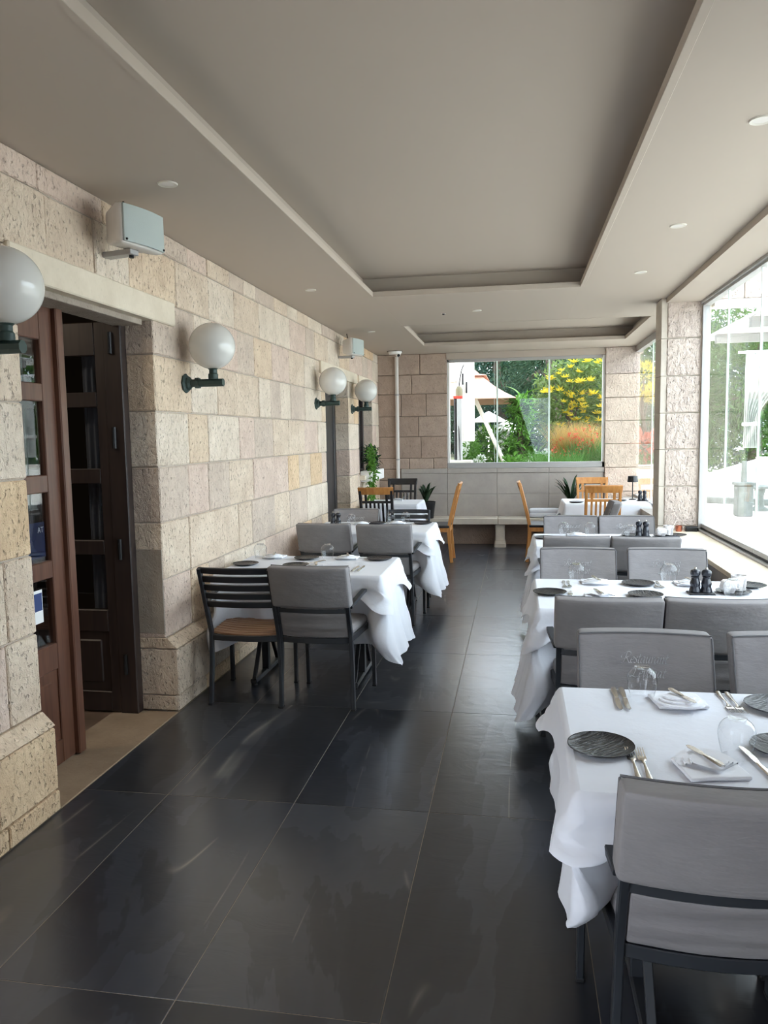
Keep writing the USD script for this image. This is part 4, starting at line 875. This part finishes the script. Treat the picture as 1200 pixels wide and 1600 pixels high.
for x, y, lab in ((-1.617, 3.505, 'round ceiling spotlight nearest the viewer on the wall side'), (-1.657, 6.187, 'second round ceiling spotlight on the wall side'), (-1.642, 8.755, 'third, farthest ceiling spotlight on the wall side'), (0.934, 3.31, 'ceiling spotlight at the photo edge on the glass side'), (0.927, 4.84, 'middle ceiling spotlight on the glass side'), (0.914, 6.143, 'ceiling spotlight on the glass side nearest the pillar'), (-0.383, 7.591, 'ceiling spotlight between the two trays')):
    spot((x, y, ZC), 0, lab, 'ceiling spotlights')
t = thing('ceiling_sensor', 'tiny dark ceiling sensor between the two trays', 'sensor', (-0.715, 7.697, ZC)); obj('socket', lathe([(0, -0.012), (0.010, -0.012), (0.014, 0.0), (0, 0.0)], 12), 'black_plastic', t); obj('ring', lathe([(0.014, -0.003), (0.024, -0.003), (0.026, 0.0)], 16), 'plastic_white', t)
t = thing('security_camera', 'white round security camera under the far ceiling corner', 'camera', (-1.70, 10.86, ZC)); obj('base', lathe([(0, -0.045), (0.085, -0.040), (0.10, -0.012), (0.10, 0.0), (0, 0)], 28), 'white_paint', t)
obj('base_ring', lathe([(0.09, -0.006), (0.108, -0.006), (0.108, 0.0), (0.09, 0.0)], 28), 'rubber_black', t); obj('eye_housing', sph(0.034, (0.05, -0.04, -0.052), 2), 'white_paint', t); obj('lens', sph(0.022, (0.058, -0.056, -0.062), 2), 'black_plastic', t)
t = thing('drain_pipe', 'pale vertical pipe on the back wall under the camera', 'pipe', (-1.745, YB-0.045, 0.9)); obj('pipe', lathe([(0.028, 0), (0.028, 1.86), (0, 1.86)], 16), 'plastic_white', t)
for z in (0.35, 1.3): obj('clip', lathe([(0.030, z), (0.033, z+0.003), (0.033, z+0.02), (0.030, z+0.023)], 16), 'alu_grey', t)
t = thing('wall_socket', 'white wall socket low on the back wall', 'socket', (-1.83, YB-0.012, 0.93)); obj('plate', box(-0.05, 0.05, -0.008, 0.006, -0.05, 0.05, 0.004), 'white_paint', t); obj('inset', mv(lathe([(0, 0), (0.024, 0), (0.024, 0.003), (0, 0.003)], 16), (0, -0.012, 0), rx=90), 'alu_grey', t)
# stone bench along the back wall
t = thing('stone_bench', 'pale stone bench slab along the back wall', 'bench', (0, 0, 0))
for (a, b) in ((-1.66, -0.27), (-0.27, 1.2)): obj('slab', box(a+0.001, b-0.001, 10.95, YB-0.022, 0.325, 0.418, 0.01), 'stone_smooth', t, smooth=False)
for x in (-1.45, -0.24, 1.0):
    obj('leg', sweep([(x, 11.10, 0.0), (x, 11.10, 0.05), (x, 11.10, 0.09), (x, 11.10, 0.25), (x, 11.10, 0.325)], rect(0.15, 0.24, 0.1), (0, 1, 0), scale=[1.15, 1.12, 0.92, 0.86, 0.95]), 'stone_smooth', t, smooth=False)
t = thing('rolled_blanket', 'rolled striped blanket lying at the right end of the stone bench', 'blanket', (0.33, 11.05, 0.418))
for k in range(4): obj('roll', mv(lathe(crom([(0, -0.20), (0.04, -0.20), (0.043, 0.0), (0.04, 0.20), (0, 0.20)], 4), 14), (0.06+0.0*k, 0.09-0.07*(k % 2)-0.02, 0.045+0.05*(k//2)), ry=90), ('fabric_grey', 'cloth_white')[k % 2], t)

# ============================================================ PLANTS
def leaves(P, size, seed, droop=0.3, aspect=0.38, up=None, jitter=0.35):
    """one folded leaf of 4 triangles at every point"""
    r = np.random.default_rng(seed); n = len(P)
    d = r.normal(size=(n, 3)) if up is None else np.asarray(up) + r.normal(size=(n, 3))*jitter
    d[:, 2] -= droop*np.abs(r.normal(size=n)); d /= np.linalg.norm(d, axis=1, keepdims=True)
    s = np.cross(d, r.normal(size=(n, 3))*0.6 + [0, 0, 1]); s /= np.linalg.norm(s, axis=1, keepdims=True) + 1e-9
    u = np.cross(s, d); L_ = size*r.uniform(0.65, 1.25, n)[:, None]; w = L_*aspect
    a, tip, mid = P, P + d*L_, P + d*L_*0.5 - u*L_*0.06
    l, q = P + d*L_*0.45 + s*w/2 + u*w*0.12, P + d*L_*0.45 - s*w/2 + u*w*0.12
    v = np.stack([a, l, tip, q, mid], 1).reshape(-1, 3); k = np.arange(n)[:, None]*5
    f = np.concatenate([k+np.array([t]) for t in ((0, 4, 1), (1, 4, 2), (2, 4, 3), (3, 4, 0))])
    return v, f
def blob(n, c, rad, seed, shell=0.45):
    r = np.random.default_rng(seed); d = r.normal(size=(n, 3)); d /= np.linalg.norm(d, axis=1, keepdims=True)
    return np.asarray(c) + d*np.asarray(rad)*(shell + (1-shell)*r.random((n, 1))**0.5)
def plant(name, label, cat_, loc, blobs, n, size, mat, seed, trunk=None, group=None, aspect=0.38, bark='bark', droop=0.3):
    t = thing(name, label, cat_, loc, 0, group); r = np.random.default_rng(seed)
    tot = sum(b[3]*b[4]*b[5] for b in blobs)
    P = np.vstack([blob(max(int(n*b[3]*b[4]*b[5]/tot), 8), b[:3], b[3:6], seed+k) for k, b in enumerate(blobs)])
    obj('foliage', leaves(P, size, seed, droop, aspect), mat, t, smooth=False)
    if trunk:
        h, rr = trunk
        obj('trunk', tube(crom([(0, 0, -0.1), (0.04*h, 0.02, h*0.4), (-0.02*h, 0.03, h*0.75), (0.0, 0, h)], 4), rr, 9, hint=(0, 1, 0), scale=np.linspace(1.2, 0.6, 13)), bark, t)
        for b in blobs[:5]:
            obj('branch', tube(crom([(0, 0, h*0.55), (b[0]*0.4, b[1]*0.4, (h*0.6+b[2])*0.5+0.1*h), (b[0], b[1], b[2])], 4), rr*0.4, 6, hint=(0.3, 1, 0.2)), bark, t)
    return t
GZ = 0.95
# ---- raised garden behind the window
g = thing('garden_ground', 'raised planted garden ground behind the back wall', kind='structure')
obj('earth', box(-7, 1.73, 11.85, 40, 0.3, GZ, 0.01), 'soil', g, smooth=False); obj('earth', box(1.73, 2.7, 12.5, 40, 0.3, GZ, 0.01), 'soil', g, smooth=False); obj('retaining_wall', box(-7, 1.73, 11.6, 11.86, -0.1, GZ+0.02, 0.01), 'stone_smooth', g, smooth=False)
obj('earth_bank', box(-20, 2.7, 30, 60, 0.3, GZ+0.4, 0.01), 'lawn', g, smooth=False)
# white building corner at the left of the view
wx = thing('wall_outside', 'white rendered corner of the building beyond the garden window', kind='structure')
obj('wall_panel', box(-3.2, -1.065, 12.25, 12.45, 0.2, 3.3, 0.01), 'render_white', wx, smooth=False); obj('wall_panel', box(-0.985, -0.70, 12.75, 13.0, 1.5, 3.6, 0.01), 'render_white', wx, smooth=False)
obj('wall_panel', box(-1.2, -0.985, 12.75, 13.0, 2.48, 3.6, 0.01), 'render_white', wx, smooth=False); obj('wall_base', box(-1.1, -0.72, 12.45, 12.75, 0.9, 1.2, 0.01), 'render_white', wx, smooth=False)
t = thing('patio_heater', 'grey upright patio heater with brown cap and red band against white wall', 'heater', (-0.935, 12.69, 1.2))
obj('body', box(-0.035, 0.05, -0.05, 0.05, 0, 1.02, 0.01), 'heater_grey', t); obj('side', box(-0.085, -0.035, -0.04, 0.05, 0, 1.02, 0.01), 'black_plastic', t); obj('cap', lathe([(0, 1.20), (0.03, 1.20), (0.055, 1.15), (0.055, 1.04), (0, 1.04)], 12), 'heater_cap', t); obj('band', box(-0.09, 0.055, -0.055, 0.055, 1.0, 1.045, 0.004), 'red_band', t)
t = tag(obj('cable', tube(crom([(-0.855, 12.68, 2.75), (-0.90, 12.68, 2.62), (-0.945, 12.68, 2.3), (-0.945, 12.66, 1.9), (-0.93, 12.62, 1.5), (-0.91, 12.6, 1.0)], 6), 0.007, 6, hint=(0, 1, 0)), 'rubber_black'), 'black cable looping down the white wall outside the window', 'cable')
for k, (x, z) in enumerate(((-0.875, 2.52), (-0.815, 2.38))):
    w_ = thing('wall_light', f'slim black outdoor light on the white wall, {("upper", "lower")[k]} of two', 'light', (x, 12.74, z)); obj('case', box(-0.012, 0.012, -0.03, 0, -0.09, 0.09, 0.006), 'black_plastic', w_); obj('lens', box(-0.008, 0.008, -0.034, -0.028, -0.07, 0.07, 0.002), 'rubber_black', w_)
# parasol: square two-tier canopy with a leaning white pole
t = thing('garden_parasol', 'pale pink square parasol with leaning white pole in the garden', 'parasol', (-1.35, 14.4, GZ))
def canopy(hw, z0, z1, top):
    P = []
    for k in range(5):
        q = k/4; w = hw*(1-q) + top*q; z = z0 + (z1-z0)*q - 0.05*math.sin(PI*q)
        P.append([(sx*w*a+ (1-a)*0, sy_*w*b, z) for sx, sy_, a, b in ((-1, -1, 1, 1), (0, -1, 1, 1), (1, -1, 1, 1), (1, 0, 1, 1), (1, 1, 1, 1), (0, 1, 1, 1), (-1, 1, 1, 1), (-1, 0, 1, 1))])
    P = np.array(P); v, f = grid(P, wrap_v=True)
    v2 = v - [0, 0, 0.012]; rim = np.array([[j, (j+1) % 8, 40+(j+1) % 8] for j in range(8)] + [[j, 40+(j+1) % 8, 40+j] for j in range(8)])
    return np.vstack([v, v2]), np.vstack([f[:, ::-1], f+40, rim])
obj('canopy', canopy(1.33, 1.27, 1.80, 0.62), 'parasol_cloth', t, smooth=20); obj('vent_canopy', canopy(0.82, 1.70, 1.98, 0.02), 'parasol_cloth', t, smooth=20)
obj('pole', tube([(0.60, -1.0, 1.36), (1.17, -1.15, 0.10)], 0.036, 10), 'pole_white', t)
for (a, b) in ((-1, -1), (1, -1), (1, 1), (-1, 1)): obj('rib', tube([(0, 0, 1.78), (a*1.30, b*1.30, 1.27)], 0.012, 6), 'pole_white', t)
obj('mast', tube([(0, 0, 1.25), (0, 0, 1.93)], 0.025, 8, hint=(0, 1, 0)), 'pole_white', t); obj('base', box(1.02, 1.32, -1.3, -1.0, 0.0, 0.12, 0.01), 'stone_far', t)
def hullm(pts): h = trimesh.convex.convex_hull(np.array(pts)); return np.array(h.vertices), np.array(h.faces)
for (x, y, z, lab) in ((-0.72, 20.0, 1.98, 'small white parasol glimpsed through the garden under the pink one'), (-0.25, 19.0, 1.72, 'lower white parasol glimpsed right of the leaning pole')):
    t = thing('white_parasol', lab, 'parasol', (x, y, z), group=None); P = [(0.42*math.cos(k*PI/4), 0.42*math.sin(k*PI/4), 0) for k in range(8)]
    obj('canopy', hullm(P + [(px*0.98, py*0.98, -0.05) for px, py, _ in P] + [(0, 0, 0.24)]), 'parasol_white', t, smooth=False); obj('pole', tube([(0, 0, GZ-z), (0, 0, 0.1)], 0.02, 8, hint=(0, 1, 0)), 'pole_white', t)
# hydrangeas with white heads
def hydrangea(loc, w, h, seed, nh, label):
    t = plant('hydrangea', label, 'shrub', loc, [(0, 0, h*0.5, w, w*0.7, h*0.52), (w*0.5, 0.1, h*0.42, w*0.6, w*0.5, h*0.42), (-w*0.5, 0.1, h*0.45, w*0.6, w*0.5, h*0.45)], int(1700*w*h/0.6), 0.11, 'leaf_bright', seed, aspect=0.55, group=None)
    for k, p in enumerate(blob(nh, (0, -0.05, h*0.52), (w*1.05, w*0.72, h*0.5), seed+9, 0.98)):
        if p[1] > 0.25: p[1] = -p[1]
        q = blob(90, p, (0.065,)*3, seed+k, 0.9); obj('flower_head', leaves(q, 0.035, seed+k, 0, 0.9), 'petal_white', t, smooth=False)
hydrangea((-0.50, 13.95, GZ), 0.46, 0.78, 51, 15, 'green hydrangea with white flower heads below the parasol')
hydrangea((-0.80, 13.3, GZ), 0.20, 0.55, 52, 4, 'small white-flowered bush at the foot of the white wall')
hydrangea((-0.05, 13.0, GZ-0.1), 0.26, 0.36, 53, 6, 'white hydrangea low behind the window sill, by the palm')
hydrangea((0.28, 13.6, GZ-0.1), 0.28, 0.50, 54, 5, 'white-flowered bush just right of the palm stem')
# palm-like plant in the middle
t = thing('broadleaf_palm', 'bright green palm-like plant in the middle of the window', 'plant', (0.06, 13.6, GZ)); r = np.random.default_rng(61)
obj('stem', tube(crom([(0, 0, -0.1), (0.02, 0, 0.4), (-0.01, 0, 0.8), (0.02, 0, 1.2)], 4), 0.055, 9, hint=(0, 1, 0)), 'bark', t)
for k in range(64):
    a = r.uniform(0, 2*PI); z0 = r.uniform(0.35, 1.25); ln = r.uniform(0.22, 0.40); el = r.uniform(0.2, 1.25)*(z0/1.0)
    p = np.array([(ln*q*math.cos(a)*math.cos(el*(1-0.6*q)), ln*q*math.sin(a)*math.cos(el*(1-0.6*q)), z0+ln*q*math.sin(el)-0.35*ln*q*q) for q in np.linspace(0, 1, 7)])
    obj('frond', sweep(p, [(-0.045, 0.012), (0, 0), (0.045, 0.012), (0, 0.003)], (0, 0, 1), scale=[0.15, 0.7, 1.0, 1.05, 0.9, 0.55, 0.05]), 'leaf_bright' if k % 3 else 'leaf_mid', t, smooth=False)
obj('foliage', leaves(np.vstack([blob(420, (0, 0, 0.95), (0.24, 0.2, 0.42), 62, 0.3), blob(160, (-0.05, -0.05, 0.35), (0.22, 0.2, 0.3), 63, 0.3)]), 0.15, 64, 0.25, 0.26), 'leaf_bright', t, smooth=False)
# yellow-flowered shrub
t = plant('yellow_shrub', 'tall dark-leaved shrub with yellow leaf rosettes', 'shrub', (0.98, 14.6, GZ), [(0, 0, 1.0, 0.6, 0.5, 0.8), (0.35, 0.1, 1.45, 0.5, 0.45, 0.55), (-0.35, 0, 1.35, 0.38, 0.4, 0.5), (0.5, 0.2, 0.8, 0.5, 0.4, 0.6), (0.1, 0.1, 1.8, 0.55, 0.4, 0.35)], 3200, 0.15, 'leaf_olive', 71, trunk=(1.2, 0.05), aspect=0.32)
r = np.random.default_rng(72)
for k in range(64):
    p = np.array([r.uniform(-0.62, 0.78), -0.35+r.uniform(-0.15, 0.1), r.uniform(0.75, 1.95)])
    if p[2] < 1.35 and p[0] < -0.25 or (p[0] < -0.45 and p[2] > 1.75): p[0] += 0.5
    n = 16; dd = np.stack([np.cos(np.arange(n)*2.4), np.sin(np.arange(n)*2.4), np.linspace(0.15, 1.3, n)], 1); dd /= np.linalg.norm(dd, axis=1, keepdims=True)
    obj('leaf_rosette', leaves(np.repeat(p[None], n, 0), 0.105 if k % 3 else 0.085, 700+k, 0.0, 0.24, up=dd, jitter=0.12), 'leaf_yellow', t, smooth=False)
# grasses
def grass(name, label, loc, n, w, d, h, mat, seed, cat_='grass'):
    r = np.random.default_rng(seed); b = np.stack([r.uniform(-w, w, n), r.uniform(-d, d, n), 0*r.random(n)], 1); a = r.uniform(0, 2*PI, n); L_ = h*r.uniform(0.6, 1.1, n); ln = r.uniform(0.1, 0.55, n)*L_; wd = 0.006
    side = np.stack([-np.sin(a), np.cos(a), 0*a], 1)*wd; rows = []
    for q in (0, 0.35, 0.7, 1.0):
        c = b + np.stack([np.cos(a)*ln*q*q, np.sin(a)*ln*q*q, L_*(q-0.18*q*q)], 1); rows += [c-side*(1-q*0.9), c+side*(1-q*0.9)]
    v = np.stack(rows, 1).reshape(-1, 3); k = np.arange(n)[:, None]*8
    f = np.concatenate([k+np.array([t_]) for j in (0, 2, 4) for t_ in ((j, j+1, j+3), (j, j+3, j+2))])
    return tag(obj(name, (v+np.asarray(loc), f), mat, smooth=False), label, cat_, kind='stuff')
grass('tall_grass', 'bright green grass clump behind the window sill', (0.62, 12.75, GZ-0.15), 1500, 0.42, 0.3, 0.62, 'grass_green', 81)
grass('tall_grass', 'dark green grass at the right of the garden window', (1.15, 13.2, GZ-0.1), 1300, 0.35, 0.3, 0.78, 'leaf_mid', 82)
grass('red_grass', 'orange-red feathery grass below the yellow shrub', (0.98, 13.5, GZ), 1700, 0.32, 0.25, 0.98, 'grass_red', 83)
t = plant('red_flowers', 'orange-red flowering plant among the grasses', 'flowers', (0.85, 13.1, GZ), [(0.0, 0, 0.42, 0.34, 0.2, 0.22), (0.25, 0, 0.6, 0.22, 0.2, 0.2), (-0.15, 0, 0.3, 0.15, 0.1, 0.14)], 260, 0.05, 'petal_red', 84, aspect=0.6)
# trees behind
TREES = [(-2.6, 24, 3.0, 'leaf_dark', 'dark tree behind the parasol'), (-0.6, 26, 3.4, 'leaf_blue', 'blue-green tree right of the parasol top'), (1.0, 23, 3.4, 'leaf_dark', 'dark tree with thick trunk in the middle of the garden'), (2.6, 25, 3.6, 'leaf_blue', 'blue-green tree behind the yellow shrub'), (4.4, 23, 3.2, 'leaf_mid', 'lighter tree seen beyond the pilaster')]
for k, (x, y, h, m, lab) in enumerate(TREES):
    plant('garden_tree', lab, 'tree', (x, y, 1.2 if x < 2.7 else 0.0), [(0, 0, h*0.75, 1.3, 1.0, h*0.35), (0.8, 0.2, h*0.5, 0.9, 0.8, h*0.3), (-0.8, 0.1, h*0.55, 0.9, 0.8, h*0.32), (0.1, -0.2, h*1.15, 1.3, 0.9, h*0.35), (0, 0, h*0.25, 1.2, 0.9, h*0.25)], 7000, 0.17, m, 90+k, trunk=(h*0.95, 0.16), aspect=0.3, group=None)
hd = obj('clipped_hedge', leaves(np.random.default_rng(99).uniform((-7, 27.5, 1.0), (2.6, 28.6, 6.5), (16000, 3)), 0.32, 99, 0.3, 0.45), 'leaf_dark', smooth=False); tag(hd, 'dense dark hedge closing the garden at the back', 'hedge', kind='stuff')
plant('yellow_shrub', 'yellow-leaved bush seen past the pilaster', 'shrub', (2.1, 13.6, GZ), [(0, 0, 1.55, 0.3, 0.3, 0.25), (0.2, 0, 1.3, 0.25, 0.25, 0.2)], 500, 0.12, 'leaf_yellow', 101, trunk=(1.4, 0.03), aspect=0.28)
plant('blue_green_shrub', 'blue-green shrub seen past the pilaster', 'shrub', (2.25, 14.6, GZ), [(0, 0, 0.9, 0.4, 0.3, 0.3), (0.1, 0, 1.25, 0.35, 0.3, 0.25)], 900, 0.12, 'leaf_blue', 102, trunk=(0.8, 0.03), aspect=0.4)
plant('red_leaved_bush', 'red and green bush seen past the pilaster', 'shrub', (2.05, 13.2, GZ), [(0, 0, 0.42, 0.3, 0.25, 0.22)], 420, 0.11, 'petal_red', 103, aspect=0.5)
plant('red_leaved_bush', 'low green bush under the red leaves past the pilaster', 'shrub', (2.05, 13.1, GZ-0.1), [(0, 0, 0.2, 0.32, 0.25, 0.16)], 420, 0.11, 'leaf_bright', 104, aspect=0.5)
t = thing('garden_wall', 'low white garden wall past the pilaster', 'wall', (0, 0, 0)); obj('panel', box(1.75, 2.7, 12.3, 12.5, 0, 1.05, 0.01), 'render_white', t, smooth=False); obj('coping', box(1.73, 2.72, 12.27, 12.53, 1.05, 1.1, 0.01), 'stone_smooth', t, smooth=False)
# planter on the sill of the small window
t = thing('window_planter', 'white box planter with trailing bright green plant on the small window sill', 'plant', (-1.97, 10.28, 1.10)); obj('box', box(-0.06, 0.10, -0.42, 0.50, -0.085, 0.055, 0.008), 'white_paint', t)
r = np.random.default_rng(111)
obj('leaves', leaves(np.vstack([blob(260, (0.0, 0.1, 0.20), (0.07, 0.36, 0.20), 112, 0.2)]), 0.09, 113, 0.1, 0.3), 'leaf_dark', t, smooth=False)
P = np.vstack([np.stack([0.085+r.normal(0, 0.025, 420), -0.36+r.normal(0, 0.055, 420), r.uniform(-0.34, 0.36, 420)], 1)]); obj('trailing_stems', leaves(P, 0.075, 114, 0.8, 0.3), 'leaf_bright', t, smooth=False, kind='stuff')
def pot_plant(loc, label, seed, h):
    t = thing('potted_plant', label, 'plant', loc); obj('pot', lathe([(0, 0), (0.11, 0), (0.14, 0.24), (0.13, 0.24), (0.12, 0.2), (0, 0.2)], 18), 'black_plastic', t); r = np.random.default_rng(seed)
    for k in range(16):
        a, ln, el = r.uniform(0, 2*PI), r.uniform(0.45, 0.8)*h, r.uniform(0.9, 1.4)
        p = np.array([(ln*q*math.cos(a)*math.cos(el), ln*q*math.sin(a)*math.cos(el)*0.6, 0.2+ln*q*math.sin(el)-0.25*ln*q**3) for q in np.linspace(0, 1, 6)])
        obj('leaf', sweep(p, [(-0.03, 0.008), (0, 0), (0.03, 0.008), (0, 0.003)], (0, 0, 1), scale=[0.3, 0.8, 1.0, 0.9, 0.6, 0.05]), 'leaf_dark', t, smooth=False)
pot_plant((0.74, 11.0, 0.418), 'dark strap-leaved potted plant on the bench below the window corner', 121, 0.75)
pot_plant((-1.30, 11.0, 0.418), 'dark potted plant behind the all-black chair on the bench', 122, 0.62)

# ============================================================ THE TERRACE OUTSIDE THE GLASS
gr = thing('terrace', 'bright white stone terrace and ground outside', kind='structure')
obj('ground', box(-60, 70, -40, 90, -0.4, -0.12, 0.01), 'paving_white', gr, smooth=False)
for i in range(8):
    for j in range(11):
        obj('paving_slab', box(1.78+1.5*i, 1.78+1.5*i+1.492, -2+2.0*j, -2+2.0*j+1.992, -0.12, -0.1, 0.003), 'paving_white', gr, smooth=False)
t = thing('outside_lintel', 'rough stone beam with white board over the porch outside', kind='structure')
for k in range(5):
    x = 1.745 + [0, 0.245, 1.0, 1.75, 2.5][k]; e = 1.745 + [0.245, 1.0, 1.75, 2.5, 3.2][k]
    obj('stone', box(x+0.003, e-0.003, 7.40, 7.62, 2.775, 3.3, 0.006), 'stone_chisel', t, smooth=False)
obj('white_board', box(1.74, 4.95, 7.39, 7.60, 2.715, 2.77, 0.004), 'white_paint', t); obj('jamb', box(1.655, 1.72, 7.42, 7.58, -0.1, 2.75, 0.004), 'stone_lintel', t, smooth=False)
obj('porch_ceiling', box(2.36, 4.95, 7.62, 10.6, 2.76, 2.8, 0.004), 'white_paint', t)
for y in (8.5, 9.9): obj('porch_beam', box(2.36, 4.95, y, y+0.09, 2.66, 2.76, 0.004), 'alu_grey', t)
obj('porch_post', box(4.8, 4.95, 7.42, 7.6, -0.1, 2.75, 0.006), 'stone_chisel', t, smooth=False)
# white tied-back curtain
def drape(loc, rz, label):
    t = thing('outdoor_curtain', label, 'curtain', loc, rz); n = 40; P = []
    for k in range(19):
        q = k/18; z = 2.62 - 1.25*q; w = 0.72 if q < 0.02 else 0.72 - 0.56*math.sin(min(q/0.72, 1)*PI/2)**2 + 0.10*max(q-0.75, 0); x0 = 0.0
        u = np.linspace(0, 1, n); P.append(np.stack([x0+u*w, 0.045*np.sin(u*44+0.6*math.sin(q*6)), 0*u+z], 1))
    P = np.array(P); v, f = grid(P); v2 = v + [0, 0.006, 0]
    obj('cloth', (np.vstack([v, v2]), np.vstack([f, f[:, ::-1]+len(v)])), 'drape_white', t, smooth=True); obj('tie', cbox((0.08, 0, 1.69), (0.2, 0.12, 0.05), 0.01), 'white_paint', t)
    obj('rail', tube([(-0.1, 0, 2.64), (3.2, 0, 2.64)], 0.02, 8), 'alu_white', t); obj('post', box(3.1, 3.18, -0.04, 0.04, -0.1, 2.66, 0.004), 'alu_white', t)
drape((3.0, 11.0, 0), 0, 'white tied-back curtain hanging from a rail outside')
# stone pier with plant, pedestal bowl, kerb, white awning wall
t = thing('stone_pier', 'short grey stone pier with slim post out on the terrace', 'post', (4.47, 16.3, -0.1)); obj('pier', box(-0.15, 0.15, -0.15, 0.15, 0, 0.62, 0.02), 'stone_far', t, smooth=False); obj('cap', box(-0.18, 0.18, -0.18, 0.18, 0.62, 0.68, 0.01), 'stone_far', t, smooth=False); obj('post', lathe([(0.06, 0.68), (0.05, 1.1), (0, 1.1)], 12), 'stone_far', t)
t = thing('pedestal_bowl', 'grey stone pedestal with flat top on the terrace', 'pedestal', (5.1, 17.4, -0.1)); obj('foot', lathe([(0, 0), (0.18, 0), (0.17, 0.05), (0.10, 0.09), (0, 0.09)], 16), 'stone_far', t); obj('stem', lathe([(0.10, 0.08), (0.075, 0.3), (0.11, 0.46), (0, 0.46)], 16), 'stone_far', t); obj('bowl', lathe([(0, 0.45), (0.12, 0.46), (0.30, 0.50), (0.30, 0.53), (0, 0.52)], 20), 'stone_far', t)
t = thing('terrace_kerb', 'grey kerb running across the sunny terrace', 'kerb', (0, 0, -0.1))
for k in range(9): obj('kerb_stone', mv(box(-0.98, 0.98, -0.12, 0.12, 0, 0.14, 0.01), (2.6+1.55*k, 18.6-1.25*k*0.9+2.2, 0), rz=-36), 'stone_far', t, smooth=False)
t = thing('terrace_parapet', 'white parapet wall with stepped sloping top across the terrace', 'wall', (0, 0, 0))
obj('wall_panel', hullm([(x, y, z) for y in (20.0, 20.35) for x, z in ((4.7, -0.2), (4.7, 0.56), (5.3, 0.66), (5.85, 0.90), (11.5, 0.93), (11.5, -0.2))]), 'render_white', t, smooth=False)
obj('coping', sweep([(5.85, 20.17, 0.93), (11.5, 20.17, 0.95)], rect(0.45, 0.05), (0, 0, 1)), 'stone_smooth', t, smooth=False)
# trees beyond the terrace
TT = [(6.6, 23.5, 4.6, 'leaf_mid', 'mid green tree across the terrace, closest to the pillar'), (9.3, 25.5, 5.0, 'leaf_bright', 'bright green tree across the terrace above the curtain'), (12.5, 23.5, 5.0, 'leaf_mid', 'green tree across the terrace behind the curtain'), (5.6, 27, 5.2, 'leaf_blue', 'blue-green tree far across the terrace'), (14.5, 22, 5.4, 'leaf_bright', 'bright green tree across the terrace at the photo edge'), (9.8, 30, 6.0, 'leaf_dark', 'tall dark tree far across the terrace'), (17.5, 25, 6, 'leaf_mid', 'green tree far right across the terrace')]
for k, (x, y, h, m, lab) in enumerate(TT):
    plant('terrace_tree', lab, 'tree', (x, y, -0.1), [(0, 0, h*0.7, 1.7, 1.4, h*0.3), (1.1, 0.2, h*0.45, 1.2, 1.1, h*0.25), (-1.1, 0.1, h*0.5, 1.2, 1.1, h*0.26), (0.1, -0.2, h*1.0, 1.5, 1.2, h*0.28), (0, 0, h*0.28, 1.6, 1.2, h*0.16)], 8000, 0.19, m, 130+k, trunk=(h*0.8, 0.18), aspect=0.34)
hd = obj('clipped_hedge', leaves(np.random.default_rng(199).uniform((2, 33, 0.0), (34, 34.4, 6.0), (30000, 3)), 0.36, 199, 0.3, 0.45), 'leaf_blue', smooth=False); tag(hd, 'tall blue-green hedge far across the terrace', 'hedge', kind='stuff')
